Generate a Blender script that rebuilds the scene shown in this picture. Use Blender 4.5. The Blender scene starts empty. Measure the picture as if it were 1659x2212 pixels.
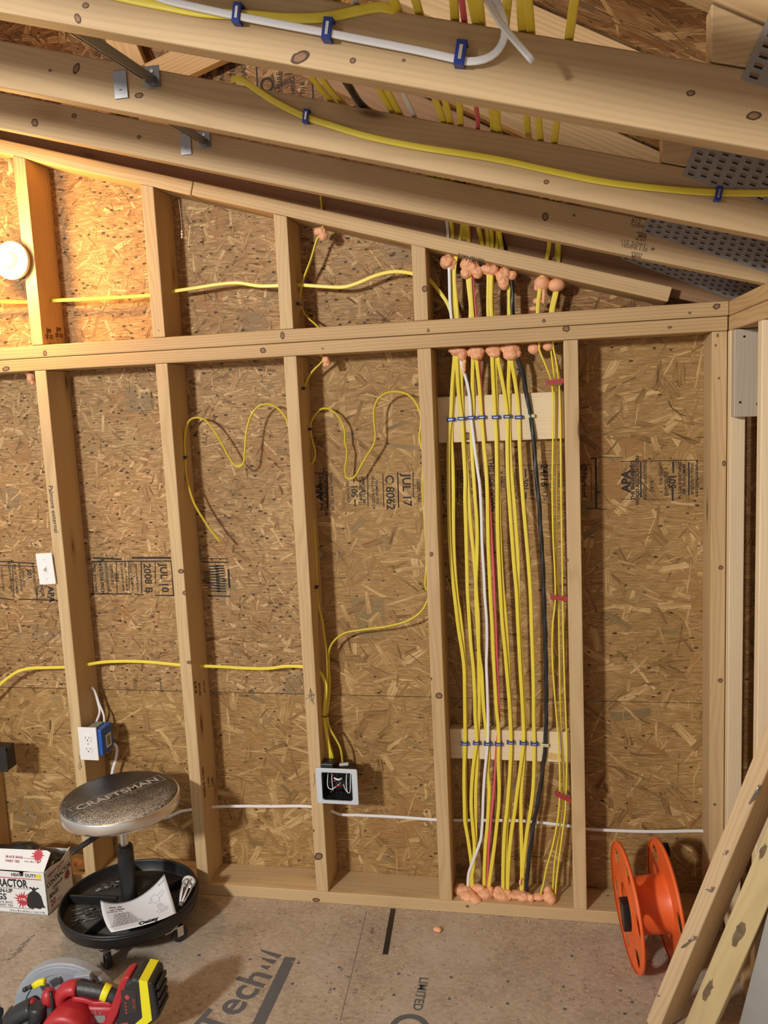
import bpy, bmesh, math, random
from mathutils import Vector, Matrix, noise
random.seed(7)
S = bpy.context.scene
COL = S.collection
# ------------------------------------------------------------------ camera
PW, PH, FPX = 1659, 2212, 1836.17
CAM = Vector((0.3748, -2.4529, 1.6121))
CR = Vector((0.9805, 0.1910, -0.0467)).normalized()
CF = Vector((-0.1957, 0.9714, -0.1346)).normalized()
CU = CR.cross(CF).normalized()
CR = CF.cross(CU).normalized()
cd = bpy.data.cameras.new('camera')
cam = bpy.data.objects.new('camera', cd)
COL.objects.link(cam)
cam.matrix_world = Matrix(((CR.x, CU.x, -CF.x, CAM.x), (CR.y, CU.y, -CF.y, CAM.y), (CR.z, CU.z, -CF.z, CAM.z), (0, 0, 0, 1)))
cd.sensor_fit = 'VERTICAL'
cd.sensor_height = 36
cd.lens = 36 * FPX / PH
cd.clip_start = 0.02
S.camera = cam
# ------------------------------------------------------------------ light
w = bpy.data.worlds.new('world')
S.world = w
w.use_nodes = True
w.node_tree.nodes['Background'].inputs[0].default_value = (1.0, 0.965, 0.93, 1)
w.node_tree.nodes['Background'].inputs[1].default_value = 0.45

def lamp(name, kind, loc, energy, color, size, target=None):
    ld = bpy.data.lights.new(name, kind)
    ld.energy = energy
    ld.color = color
    if kind == 'AREA':
        ld.shape = 'DISK'
        ld.size = size
    else:
        ld.shadow_soft_size = size
    o = bpy.data.objects.new(name, ld)
    COL.objects.link(o)
    o.location = loc
    if target:
        o.rotation_euler = (Vector(target) - Vector(loc)).to_track_quat('-Z', 'Y').to_euler()
    return o
lamp('work_light', 'POINT', (-1.75, -4.0, 2.38), 520, (1.0, 0.962, 0.905), 0.16)
BULB = 380.0
S.view_settings.view_transform = 'Standard'
S.view_settings.look = 'None'
S.view_settings.gamma = 1
S.view_settings.exposure = 0.10
S.view_settings.use_curve_mapping = False

# ------------------------------------------------------------------ helpers
def at(px, py, X=None, Y=None, Z=None):
    """world point on a plane, seen along a ray of the photo"""
    d = CF + CR * ((px - PW / 2) / FPX) - CU * ((py - PH / 2) / FPX)
    if X is not None: t = (X - CAM.x) / d.x
    elif Y is not None: t = (Y - CAM.y) / d.y
    else: t = (Z - CAM.z) / d.z
    return CAM + d * t

def frame(loc, x, z=None, y=None):
    """matrix with local x along x and local z (or y) near the given axis"""
    x = Vector(x).normalized()
    if z is not None:
        y = Vector(z).cross(x).normalized()
        z = x.cross(y).normalized()
    else:
        z = x.cross(Vector(y)).normalized()
        y = z.cross(x).normalized()
    return Matrix(((x.x, y.x, z.x, loc[0]), (x.y, y.y, z.y, loc[1]), (x.z, y.z, z.z, loc[2]), (0, 0, 0, 1)))

def T(x, y, z): return Matrix.Translation((x, y, z))
def R(a, ax): return Matrix.Rotation(math.radians(a), 4, ax)
I4 = Matrix.Identity(4)

def BM(): return bmesh.new()

def take(bm, sub, M=I4, mat=0):
    """append bmesh sub to bm"""
    vs = {}
    for v in sub.verts: vs[v] = bm.verts.new(M @ v.co)
    for f in sub.faces:
        try:
            nf = bm.faces.new([vs[v] for v in f.verts])
            nf.material_index = mat if mat else f.material_index
            nf.smooth = f.smooth
        except ValueError: pass
    sub.free()

def box(bm, c, s, M=I4, bev=0.0, seg=2, mat=0, smooth=False):
    sub = BM()
    bmesh.ops.create_cube(sub, size=1, matrix=Matrix.Diagonal((s[0], s[1], s[2], 1)))
    if bev > 0:
        bmesh.ops.bevel(sub, geom=list(sub.edges), offset=min(bev, min(s) * 0.45), segments=seg, affect='EDGES', profile=0.5)
    if smooth:
        for f in sub.faces: f.smooth = True
    take(bm, sub, M @ T(*c), mat)

def cyl(bm, c, r, h, M=I4, seg=24, r2=None, bev=0, mat=0, cap=True):
    """cylinder along local z"""
    sub = BM()
    bmesh.ops.create_cone(sub, cap_ends=cap, segments=seg, radius1=r, radius2=r if r2 is None else r2, depth=h)
    if bev:
        es = [e for e in sub.edges if len(e.link_faces) == 2 and any(len(f.verts) > 4 for f in e.link_faces)]
        bmesh.ops.bevel(sub, geom=es, offset=bev, segments=2, affect='EDGES', profile=0.5)
    for f in sub.faces: f.smooth = len(f.verts) <= 4
    take(bm, sub, M @ T(*c), mat)

def ball(bm, c, r, M=I4, sub_=3, sc=(1, 1, 1), mat=0):
    s = BM()
    bmesh.ops.create_icosphere(s, subdivisions=sub_, radius=r, matrix=Matrix.Diagonal((sc[0], sc[1], sc[2], 1)))
    for f in s.faces: f.smooth = True
    take(bm, s, M @ T(*c), mat)

def lathe(bm, prof, M=I4, seg=40, mat=0, ang=None):
    """profile (r, z) revolved about local z"""
    sub = BM()
    rings = []
    for r, z in prof:
        if r < 1e-6: rings.append([sub.verts.new((0, 0, z))])
        else: rings.append([sub.verts.new((r * math.cos(2 * math.pi * i / seg), r * math.sin(2 * math.pi * i / seg), z)) for i in range(seg)])
    for a, b in zip(rings, rings[1:]):
        for i in range(seg):
            j = (i + 1) % seg
            vs = [a[i % len(a)], a[j % len(a)], b[j % len(b)], b[i % len(b)]]
            vs = list(dict.fromkeys(vs))
            if len(vs) > 2:
                f = sub.faces.new(vs); f.smooth = True
    bmesh.ops.recalc_face_normals(sub, faces=sub.faces)
    take(bm, sub, M, mat)

def prism(bm, pts, h, M=I4, bev=0, mat=0, holes=(), smooth=False):
    """polygon in local xy, thickness h along z (from -h/2), optional holes"""
    sub = BM()
    es = []
    for loop in [pts] + list(holes):
        vs = [sub.verts.new((p[0], p[1], -h / 2)) for p in loop]
        for i in range(len(vs)): es.append(sub.edges.new((vs[i], vs[(i + 1) % len(vs)])))
    if holes:
        bmesh.ops.triangle_fill(sub, use_beauty=True, edges=es)
    else:
        sub.faces.new(sub.verts)
    g = bmesh.ops.extrude_face_region(sub, geom=list(sub.faces))
    for v in [e for e in g['geom'] if isinstance(e, bmesh.types.BMVert)]: v.co.z += h
    bmesh.ops.recalc_face_normals(sub, faces=sub.faces)
    if bev:
        es = [e for e in sub.edges if len(e.link_faces) == 2 and e.calc_face_angle(0) > 0.6]
        bmesh.ops.bevel(sub, geom=es, offset=bev, segments=2, affect='EDGES', profile=0.5)
    if smooth:
        for f in sub.faces: f.smooth = True
    take(bm, sub, M, mat)

def rrect(w, h, r, n=4):
    out = []
    for cx, cy, a0 in ((w/2-r, h/2-r, 0), (-w/2+r, h/2-r, 90), (-w/2+r, -h/2+r, 180), (w/2-r, -h/2+r, 270)):
        for i in range(n + 1):
            a = math.radians(a0 + 90 * i / n)
            out.append((cx + r * math.cos(a), cy + r * math.sin(a)))
    return out

def circ(r, n=32, cx=0, cy=0):
    return [(cx + r * math.cos(2*math.pi*i/n), cy + r * math.sin(2*math.pi*i/n)) for i in range(n)]

def catmull(pts, step=0.012):
    P = [Vector(p) for p in pts]
    if len(P) < 3: return P
    P = [P[0] * 2 - P[1]] + P + [P[-1] * 2 - P[-2]]
    out = []
    for i in range(1, len(P) - 2):
        p0, p1, p2, p3 = P[i-1:i+3]
        d0 = max((p1-p0).length, 1e-6) ** .5; d1 = max((p2-p1).length, 1e-6) ** .5; d2 = max((p3-p2).length, 1e-6) ** .5
        m1 = ((p1-p0)/d0 - (p2-p0)/(d0+d1) + (p2-p1)/d1) * d1
        m2 = ((p2-p1)/d1 - (p3-p1)/(d1+d2) + (p3-p2)/d2) * d1
        n = max(2, int((p2-p1).length / step))
        for k in range(n):
            t = k / n; t2 = t*t; t3 = t2*t
            out.append(p1*(2*t3-3*t2+1) + m1*(t3-2*t2+t) + p2*(-2*t3+3*t2) + m2*(t3-t2))
    out.append(P[-2])
    return out

def prof_flat(w, t):
    """flat two-lobed cable section"""
    r = t / 2; a = w / 2 - r; out = []
    for i in range(7):
        an = math.radians(-90 + 30 * i); out.append((a + r*math.cos(an), r*math.sin(an)))
    out.append((0, r * 0.82))
    for i in range(7):
        an = math.radians(90 + 30 * i); out.append((-a + r*math.cos(an), r*math.sin(an)))
    out.append((0, -r * 0.82))
    return out

def sweep(bm, pts, prof, nref, M=I4, mat=0, step=0.012, twist=0, smoothpath=True, closed_caps=True):
    """sweep a section along points; section x lies along T x nref, nref may be one vector or one per point"""
    P = catmull(pts, step) if smoothpath else [Vector(p) for p in pts]
    single = not isinstance(nref, list)
    if not single:
        ctrl = [Vector(p) for p in pts]
    sub = BM(); rings = []; n = len(P); prevw = None; length = 0
    for i, p in enumerate(P):
        t = (P[min(i+1, n-1)] - P[max(i-1, 0)])
        if t.length < 1e-9: t = Vector((0, 0, 1))
        t.normalize()
        if i: length += (p - P[i-1]).length
        if single: nr = Vector(nref)
        else:
            ds = sorted(((p - c).length + 1e-6, k) for k, c in enumerate(ctrl))[:2]
            wa, wb = 1/ds[0][0], 1/ds[1][0]
            nr = (Vector(nref[ds[0][1]])*wa + Vector(nref[ds[1][1]])*wb) / (wa+wb)
        wv = t.cross(nr)
        if wv.length < 0.15 and prevw is not None: wv = prevw - t * prevw.dot(t)
        elif wv.length < 1e-4: wv = t.orthogonal()
        wv.normalize()
        if prevw is not None and wv.dot(prevw) < 0: wv = -wv
        if prevw is not None: wv = (wv * 0.5 + prevw * 0.5); wv = (wv - t * wv.dot(t)).normalized()
        prevw = wv
        nv = wv.cross(t)
        a = twist * length
        c, s = math.cos(a), math.sin(a)
        rings.append([sub.verts.new(p + wv*(x*c - y*s) + nv*(x*s + y*c)) for x, y in prof])
    m = len(prof)
    for a, b in zip(rings, rings[1:]):
        for k in range(m):
            f = sub.faces.new((a[k], a[(k+1) % m], b[(k+1) % m], b[k])); f.smooth = True
    if closed_caps:
        sub.faces.new(rings[0][::-1]); sub.faces.new(rings[-1])
    bmesh.ops.recalc_face_normals(sub, faces=sub.faces)
    take(bm, sub, M, mat)

def tube(bm, pts, r, M=I4, mat=0, seg=10, step=0.01, smoothpath=True):
    sweep(bm, pts, circ(r, seg), (0.31, 0.17, 0.93), M, mat, step, 0, smoothpath)

def text(bm, txt, size, M, mat=0, bold=0.0, ext=0.0002, align='CENTER', sx=1.0, sp=1.0):
    c = bpy.data.curves.new('t', 'FONT')
    c.body = txt; c.size = size; c.align_x = align; c.align_y = 'CENTER'; c.extrude = ext; c.offset = bold; c.space_character = sp
    c.resolution_u = 3
    o = bpy.data.objects.new('t', c)
    COL.objects.link(o)
    dg = bpy.context.evaluated_depsgraph_get()
    me = bpy.data.meshes.new_from_object(o.evaluated_get(dg))
    sub = BM(); sub.from_mesh(me)
    bpy.data.objects.remove(o); bpy.data.curves.remove(c); bpy.data.meshes.remove(me)
    take(bm, sub, M @ Matrix.Diagonal((sx, 1, 1, 1)), mat)

def obj(name, bm, m, parent=None, M=None):
    me = bpy.data.meshes.new(name)
    bm.to_mesh(me); bm.free()
    for x in (m if isinstance(m, (list, tuple)) else [m]): me.materials.append(x)
    o = bpy.data.objects.new(name, me)
    COL.objects.link(o)
    if parent is not None: o.parent = parent
    if M is not None: o.matrix_local = M
    return o

def tag(o, label, cat, group=None, kind=None):
    if label: o['label'] = label
    if cat: o['category'] = cat
    if group: o['group'] = group
    if kind: o['kind'] = kind
    return o

def thing(name, label, cat, M=I4, group=None):
    o = bpy.data.objects.new(name, None)
    o.empty_display_size = 0.05
    COL.objects.link(o)
    o.matrix_world = M
    return tag(o, label, cat, group)

def dup(root, M, label=None):
    r = root.copy(); COL.objects.link(r); r.matrix_world = M
    if label: r['label'] = label
    for ch in list(root.children):
        c = ch.copy(); COL.objects.link(c); c.parent = r; c.matrix_local = ch.matrix_local.copy()
    return r

# ------------------------------------------------------------------ materials
def mat(name, col, rough=0.5, metal=0.0, spec=0.5, noise_amt=0.0, noise_scale=40, bump=0.0, emit=None, estr=0, alpha=1):
    m = bpy.data.materials.new(name); m.use_nodes = True
    nt = m.node_tree; b = nt.nodes['Principled BSDF']
    b.inputs['Base Color'].default_value = (*col, 1)
    b.inputs['Roughness'].default_value = rough
    b.inputs['Metallic'].default_value = metal
    b.inputs['Specular IOR Level'].default_value = spec
    if emit:
        b.inputs['Emission Color'].default_value = (*emit, 1); b.inputs['Emission Strength'].default_value = estr
    if noise_amt or bump:
        tc = nt.nodes.new('ShaderNodeTexCoord'); n = nt.nodes.new('ShaderNodeTexNoise')
        n.inputs['Scale'].default_value = noise_scale; n.inputs['Detail'].default_value = 5
        nt.links.new(tc.outputs['Object'], n.inputs['Vector'])
        if noise_amt:
            mx = nt.nodes.new('ShaderNodeMix'); mx.data_type = 'RGBA'
            mx.inputs[6].default_value = (*[c * (1 - noise_amt) for c in col], 1)
            mx.inputs[7].default_value = (*[min(1, c * (1 + noise_amt)) for c in col], 1)
            nt.links.new(n.outputs['Fac'], mx.inputs[0]); nt.links.new(mx.outputs[2], b.inputs['Base Color'])
        if bump:
            bp = nt.nodes.new('ShaderNodeBump'); bp.inputs['Strength'].default_value = bump; bp.inputs['Distance'].default_value = 0.002
            nt.links.new(n.outputs['Fac'], bp.inputs['Height']); nt.links.new(bp.outputs[0], b.inputs['Normal'])
    return m

class G:
    """tiny node-graph helper"""
    def __init__(s, name):
        s.m = bpy.data.materials.new(name); s.m.use_nodes = True; s.nt = s.m.node_tree; s.b = s.nt.nodes['Principled BSDF']
    def n(s, t, **kw):
        x = s.nt.nodes.new(t)
        for k, v in kw.items(): setattr(x, k, v)
        return x
    def put(s, sock, v):
        if v is None: return
        if isinstance(v, bpy.types.NodeSocket): s.nt.links.new(v, sock)
        else: sock.default_value = v
    def math(s, op, a, b=None, c=None, clamp=False):
        x = s.n('ShaderNodeMath', operation=op); x.use_clamp = clamp
        s.put(x.inputs[0], a); s.put(x.inputs[1], b)
        if c is not None: s.put(x.inputs[2], c)
        return x.outputs[0]
    def mix(s, f, a, b, mode='MIX'):
        x = s.n('ShaderNodeMix'); x.data_type = 'RGBA'; x.blend_type = mode
        s.put(x.inputs[0], f); s.put(x.inputs[6], a if not isinstance(a, tuple) else (*a[:3], 1)); s.put(x.inputs[7], b if not isinstance(b, tuple) else (*b[:3], 1))
        return x.outputs[2]
    def fmix(s, f, a, b):
        x = s.n('ShaderNodeMix'); x.data_type = 'FLOAT'
        s.put(x.inputs[0], f); s.put(x.inputs[2], a); s.put(x.inputs[3], b)
        return x.outputs[0]
    def ramp(s, f, stops, interp='LINEAR'):
        x = s.n('ShaderNodeValToRGB'); x.color_ramp.interpolation = interp
        el = x.color_ramp.elements
        while len(el) < len(stops): el.new(0.5)
        for e, (p, c) in zip(el, stops):
            e.position = p; e.color = (*c, 1) if len(c) == 3 else c
        s.put(x.inputs[0], f); return x.outputs[0]
    def step(s, v, lo, hi):
        x = s.n('ShaderNodeMapRange', interpolation_type='SMOOTHSTEP')
        s.put(x.inputs[0], v); x.inputs[1].default_value = lo; x.inputs[2].default_value = hi
        return x.outputs[0]
    def mapping(s, v, loc=(0, 0, 0), rot=(0, 0, 0), sc=(1, 1, 1), vt='POINT'):
        x = s.n('ShaderNodeMapping', vector_type=vt); s.put(x.inputs[0], v)
        s.put(x.inputs[1], loc); s.put(x.inputs[2], rot); s.put(x.inputs[3], sc)
        return x.outputs[0]
    def noise(s, v, scale, detail=3, rough=0.5, dist=0):
        x = s.n('ShaderNodeTexNoise'); s.put(x.inputs['Vector'], v); x.inputs['Scale'].default_value = scale
        x.inputs['Detail'].default_value = detail; x.inputs['Roughness'].default_value = rough; x.inputs['Distortion'].default_value = dist
        return x
    def voro(s, v, scale=1, dim='2D', metric='EUCLIDEAN', rnd=1, feature='F1'):
        x = s.n('ShaderNodeTexVoronoi', voronoi_dimensions=dim, distance=metric, feature=feature)
        s.put(x.inputs['Vector'], v); x.inputs['Scale'].default_value = scale; x.inputs['Randomness'].default_value = rnd
        return x
    def bump(s, h, strength, dist):
        x = s.n('ShaderNodeBump'); x.inputs['Strength'].default_value = strength; x.inputs['Distance'].default_value = dist
        s.put(x.inputs['Height'], h); s.nt.links.new(x.outputs[0], s.b.inputs['Normal'])

def wood_mat(name, light, dark, rings=1.0, knots=1.0, rough=0.62, knot_col=(0.10, 0.045, 0.02)):
    g = G(name)
    tc = g.n('ShaderNodeTexCoord'); oi = g.n('ShaderNodeObjectInfo')
    off = g.n('ShaderNodeVectorMath', operation='MULTIPLY_ADD')
    g.put(off.inputs[0], (7.13, 3.71, 5.37)); g.put(off.inputs[1], oi.outputs['Random'])
    # object space, shifted at random along its length
    comb = g.n('ShaderNodeCombineXYZ'); g.put(comb.inputs[0], g.math('MULTIPLY', oi.outputs['Random'], 37.0))
    g.put(comb.inputs[1], g.math('MULTIPLY', g.math('FRACT', g.math('MULTIPLY', oi.outputs['Random'], 13.7)), 0.09))
    g.put(comb.inputs[2], g.math('MULTIPLY', g.math('FRACT', g.math('MULTIPLY', oi.outputs['Random'], 5.3)), 0.11))
    add = g.n('ShaderNodeVectorMath', operation='ADD'); g.put(add.inputs[0], tc.outputs['Object']); g.put(add.inputs[1], comb.outputs[0])
    v = add.outputs[0]
    # growth rings around an axis outside the board, wandering along the length
    wob = g.noise(g.mapping(v, sc=(1.3, 9, 9)), 1.0, 2, 0.5)
    sep = g.n('ShaderNodeSeparateXYZ'); g.put(sep.inputs[0], v)
    y = g.math('ADD', sep.outputs[1], g.math('MULTIPLY', wob.outputs['Fac'], 0.055))
    z = g.math('ADD', sep.outputs[2], g.math('MULTIPLY', wob.outputs['Fac'], 0.05))
    r = g.math('SQRT', g.math('ADD', g.math('MULTIPLY', y, y), g.math('MULTIPLY', z, z)))
    ring = g.math('SINE', g.math('MULTIPLY', r, 760.0))
    ring = g.math('MULTIPLY_ADD', ring, 0.5, 0.5)
    ring = g.math('POWER', ring, 2.2)
    fib = g.noise(g.mapping(v, sc=(5, 260, 260)), 1.0, 3, 0.6)
    blotch = g.noise(g.mapping(v, sc=(2.2, 14, 14)), 1.0, 3, 0.55)
    f = g.math('ADD', g.math('MULTIPLY', ring, 0.42 * rings), g.math('MULTIPLY', fib.outputs['Fac'], 0.30))
    f = g.math('ADD', f, g.math('MULTIPLY', g.math('SUBTRACT', blotch.outputs['Fac'], 0.5), 0.9), clamp=True)
    col = g.mix(f, light, dark)
    hue = g.mix(g.math('MULTIPLY', g.math('FRACT', g.math('MULTIPLY', oi.outputs['Random'], 91.7)), 0.55), col, g.mix(1.0, col, (0.86, 0.80, 0.76), 'MULTIPLY'))
    # knots
    kv = g.voro(g.mapping(v, sc=(3.6, 13, 13)), 1.0, '3D', rnd=0.9)
    ksep = g.n('ShaderNodeSeparateColor'); g.put(ksep.inputs[0], kv.outputs['Color'])
    kd = g.math('ADD', kv.outputs['Distance'], g.math('MULTIPLY', g.math('SUBTRACT', fib.outputs['Fac'], 0.5), 0.03))
    sel = g.math('LESS_THAN', ksep.outputs[0], 0.30 * knots)
    core = g.math('MULTIPLY', sel, g.math('SUBTRACT', 1.0, g.step(kd, 0.07, 0.15)))
    halo = g.math('MULTIPLY', sel, g.math('SUBTRACT', 1.0, g.step(kd, 0.10, 0.36)))
    col = g.mix(g.math('MULTIPLY', halo, 0.40), hue, (dark[0]*0.75, dark[1]*0.62, dark[2]*0.5))
    col = g.mix(g.math('MULTIPLY', core, 0.85), col, knot_col)
    # small nail marks and specks
    sp = g.voro(g.mapping(v, sc=(16, 30, 30)), 1.0, '3D')
    ss = g.n('ShaderNodeSeparateColor'); g.put(ss.inputs[0], sp.outputs['Color'])
    dot = g.math('MULTIPLY', g.math('LESS_THAN', ss.outputs[1], 0.055), g.math('LESS_THAN', sp.outputs['Distance'], 0.085))
    col = g.mix(g.math('MULTIPLY', dot, 0.8), col, (0.04, 0.025, 0.015))
    g.put(g.b.inputs['Base Color'], col)
    g.b.inputs['Roughness'].default_value = rough; g.b.inputs['Specular IOR Level'].default_value = 0.3
    g.bump(g.math('ADD', g.math('MULTIPLY', fib.outputs['Fac'], 0.6), g.math('MULTIPLY', ring, 0.25)), 0.25, 0.0012)
    return g.m

def osb_mat(name, ln, wd, dark, mid, light, spec=0.5, seed=0.0, contrast=1.0, rough=0.6, layers=9, bump=0.5, bias=0.0):
    """oriented strand board: many layers of flat strands, every strand with its own direction, size and tone"""
    g = G(name)
    tc = g.n('ShaderNodeTexCoord')
    v0 = g.mapping(tc.outputs['Object'], loc=(seed * 1.7 + 3, seed * 2.3 + 5, 0))
    wn = g.noise(v0, 34.0, 2)
    wv = g.n('ShaderNodeVectorMath', operation='MULTIPLY_ADD'); g.put(wv.inputs[0], wn.outputs['Color']); wv.inputs[1].default_value = (.006, .006, 0); g.put(wv.inputs[2], v0)
    v = wv.outputs[0]
    base = g.noise(g.mapping(v, rot=(0, 0, .25), sc=(20, 210, 1)), 1.0, 3, .7)
    base2 = g.noise(g.mapping(v, rot=(0, 0, -1.0), sc=(24, 190, 1)), 1.0, 3, .7)
    tone = g.math('MULTIPLY_ADD', g.math('ADD', base.outputs['Fac'], base2.outputs['Fac']), 1.0, -0.58)
    hgt = tone; hue = None
    for i in range(layers):
        k = 1.15 - 0.065 * i
        cell = ln * k * 0.86
        # (the layers are evaluated one after another)
        oc = g.n('ShaderNodeCombineXYZ'); g.put(oc.inputs[0], g.math('MULTIPLY_ADD', g.math('ADD', tone, hgt), 1e-6, i * 3.173 + seed)); oc.inputs[1].default_value = i * 1.917
        off = g.n('ShaderNodeVectorMath', operation='ADD'); g.put(off.inputs[0], v); g.put(off.inputs[1], oc.outputs[0])
        vo = g.voro(off.outputs[0], 1 / cell, '2D', 'EUCLIDEAN', 1.0)
        sub = g.n('ShaderNodeVectorMath', operation='SUBTRACT'); g.put(sub.inputs[0], off.outputs[0]); g.put(sub.inputs[1], vo.outputs['Position'])
        sc = g.n('ShaderNodeSeparateColor'); g.put(sc.inputs[0], vo.outputs['Color'])
        r, gg, bb = sc.outputs[0], sc.outputs[1], sc.outputs[2]
        # direction: all around, a bit more often along the panel
        th = g.math('MULTIPLY', g.math('POWER', g.math('ABSOLUTE', g.math('MULTIPLY_ADD', r, 2.0, -1.0)), 1.25), 1.5708)
        th = g.math('MULTIPLY', th, g.math('SIGN', g.math('SUBTRACT', r, 0.5)))
        vr = g.n('ShaderNodeVectorRotate', rotation_type='Z_AXIS'); g.put(vr.inputs['Vector'], sub.outputs[0]); g.put(vr.inputs['Angle'], th)
        sx = g.n('ShaderNodeSeparateXYZ'); g.put(sx.inputs[0], vr.outputs[0])
        ax, ay = g.math('ABSOLUTE', sx.outputs[0]), g.math('ABSOLUTE', sx.outputs[1])
        fr = g.math('FRACT', g.math('MULTIPLY_ADD', r, 17.3, g.math('MULTIPLY', gg, 7.1)))
        fr2 = g.math('FRACT', g.math('MULTIPLY_ADD', bb, 23.3, g.math('MULTIPLY', gg, 3.7)))
        hl = g.math('MULTIPLY_ADD', gg, ln * k * 0.34, ln * k * 0.22)
        hw = g.math('MULTIPLY_ADD', g.math('MULTIPLY', bb, bb), wd * k * 0.75, wd * k * 0.13)
        fv = g.n('ShaderNodeCombineXYZ'); g.put(fv.inputs[0], g.math('MULTIPLY', sx.outputs[0], 18.0)); g.put(fv.inputs[1], g.math('MULTIPLY', sx.outputs[1], 330.0)); g.put(fv.inputs[2], g.math('MULTIPLY', fr, 50.0))
        fib = g.noise(fv.outputs[0], 1.0, 2, 0.6)
        fb = fib.outputs['Fac']
        inside = g.math('MULTIPLY', g.math('LESS_THAN', g.math('MULTIPLY_ADD', fb, 0.012, ax), hl), g.math('LESS_THAN', g.math('MULTIPLY_ADD', fb, 0.0016, ay), hw))
        t = g.math('ADD', g.math('MULTIPLY_ADD', fr, 0.46, 0.22), g.math('MULTIPLY', g.math('SUBTRACT', fb, 0.5), 1.25))
        edge = g.step(g.math('SUBTRACT', ay, hw), -0.0022, -0.0004)
        t = g.math('SUBTRACT', t, g.math('MULTIPLY', edge, 0.22))
        h = g.math('ADD', g.math('MULTIPLY', fr2, 0.5), g.math('MULTIPLY', fb, 0.45))
        tone = g.fmix(inside, tone, t); hgt = g.fmix(inside, hgt, h)
        hue = fr2 if hue is None else g.fmix(inside, hue, fr2)
    big = g.noise(v0, 3.0, 2)
    tone = g.math('ADD', g.math('MULTIPLY_ADD', g.math('SUBTRACT', tone, 0.47), contrast, 0.5 + bias), g.math('MULTIPLY', g.math('SUBTRACT', big.outputs['Fac'], 0.5), 0.30))
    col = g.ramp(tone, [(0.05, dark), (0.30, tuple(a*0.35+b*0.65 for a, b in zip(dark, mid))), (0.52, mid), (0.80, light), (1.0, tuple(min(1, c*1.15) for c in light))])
    col = g.mix(g.math('MULTIPLY', g.math('GREATER_THAN', hue, 0.955), 0.6), col, (mid[0]*0.55, mid[1]*0.70, mid[2]*0.95))
    col = g.mix(g.math('MULTIPLY', g.math('LESS_THAN', hue, 0.07), 0.45), col, (mid[0]*0.85, mid[1]*0.66, mid[2]*0.55))
    sv = g.voro(g.mapping(v, rot=(0, 0, 0.6), sc=(1, 1.9, 1)), 46, '2D')
    s2 = g.n('ShaderNodeSeparateColor'); g.put(s2.inputs[0], sv.outputs['Color'])
    dot = g.math('MULTIPLY', g.math('LESS_THAN', s2.outputs[0], 0.12 * spec), g.math('LESS_THAN', sv.outputs['Distance'], g.math('MULTIPLY_ADD', s2.outputs[1], 0.26, 0.08)))
    col = g.mix(g.math('MULTIPLY', dot, 0.85), col, (0.035, 0.02, 0.012))
    g.put(g.b.inputs['Base Color'], col)
    g.b.inputs['Roughness'].default_value = rough; g.b.inputs['Specular IOR Level'].default_value = 0.25
    g.bump(g.math('ADD', base.outputs['Fac'], base2.outputs['Fac']), bump, 0.0016)
    return g.m

def floor_mat():
    g = G('subfloor_panel')
    tc = g.n('ShaderNodeTexCoord'); v = tc.outputs['Object']
    n1 = g.noise(v, 7, 4, 0.6); n2 = g.noise(g.mapping(v, rot=(0, 0, 0.7), sc=(1, 1.8, 1)), 48, 4, 0.65); n3 = g.noise(v, 260, 2, 0.6)
    f = g.math('ADD', g.math('MULTIPLY', n1.outputs['Fac'], 0.45), g.math('MULTIPLY', n2.outputs['Fac'], 0.55))
    col = g.ramp(f, [(0.28, (0.20, 0.152, 0.108)), (0.44, (0.345, 0.275, 0.202)), (0.56, (0.43, 0.355, 0.272)), (0.72, (0.52, 0.445, 0.355))])
    # sawdust veil
    dn = g.noise(v, 3.1, 3, 0.6)
    col = g.mix(g.math('MULTIPLY', g.step(dn.outputs['Fac'], 0.42, 0.70), 0.45), col, (0.50, 0.435, 0.375))
    sv = g.voro(v, 190, '2D'); s2 = g.n('ShaderNodeSeparateColor'); g.put(s2.inputs[0], sv.outputs['Color'])
    dot = g.math('MULTIPLY', g.math('LESS_THAN', s2.outputs[0], 0.10), g.math('LESS_THAN', sv.outputs['Distance'], 0.33))
    col = g.mix(g.math('MULTIPLY', dot, 0.75), col, (0.66, 0.55, 0.42))
    dk = g.voro(v, 85, '2D'); d2 = g.n('ShaderNodeSeparateColor'); g.put(d2.inputs[0], dk.outputs['Color'])
    dot2 = g.math('MULTIPLY', g.math('LESS_THAN', d2.outputs[1], 0.05), g.math('LESS_THAN', dk.outputs['Distance'], 0.28))
    col = g.mix(g.math('MULTIPLY', dot2, 0.55), col, (0.12, 0.08, 0.06))
    g.put(g.b.inputs['Base Color'], col); g.b.inputs['Roughness'].default_value = 0.7; g.b.inputs['Specular IOR Level'].default_value = 0.3
    g.bump(g.math('ADD', n3.outputs['Fac'], g.math('MULTIPLY', n2.outputs['Fac'], 0.5)), 0.25, 0.001)
    return g.m

PINE = wood_mat('pine_stud', (0.60, 0.435, 0.235), (0.42, 0.270, 0.125), 0.75, 1.0)
PINE_WARM = wood_mat('pine_plate', (0.56, 0.385, 0.195), (0.37, 0.225, 0.10), 0.9, 0.9)
PINE_TRUSS = wood_mat('pine_truss', (0.52, 0.37, 0.20), (0.36, 0.225, 0.11), 0.5, 1.5)
PINE_SHADED = wood_mat('pine_truss_shaded', (0.34, 0.20, 0.105), (0.22, 0.12, 0.06), 0.6, 1.2)  # darker truss pine: the gable truss's shade is put into its colour
PINE_PALE = wood_mat('pine_board_pale', (0.80, 0.67, 0.45), (0.66, 0.51, 0.31), 0.6, 0.0)
PINE_GREY = wood_mat('pine_weathered', (0.50, 0.44, 0.345), (0.38, 0.32, 0.24), 0.5, 0.6)
PINE_SCRAP = wood_mat('pine_scrap', (0.64, 0.48, 0.29), (0.46, 0.31, 0.16), 0.8, 1.2)
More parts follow.
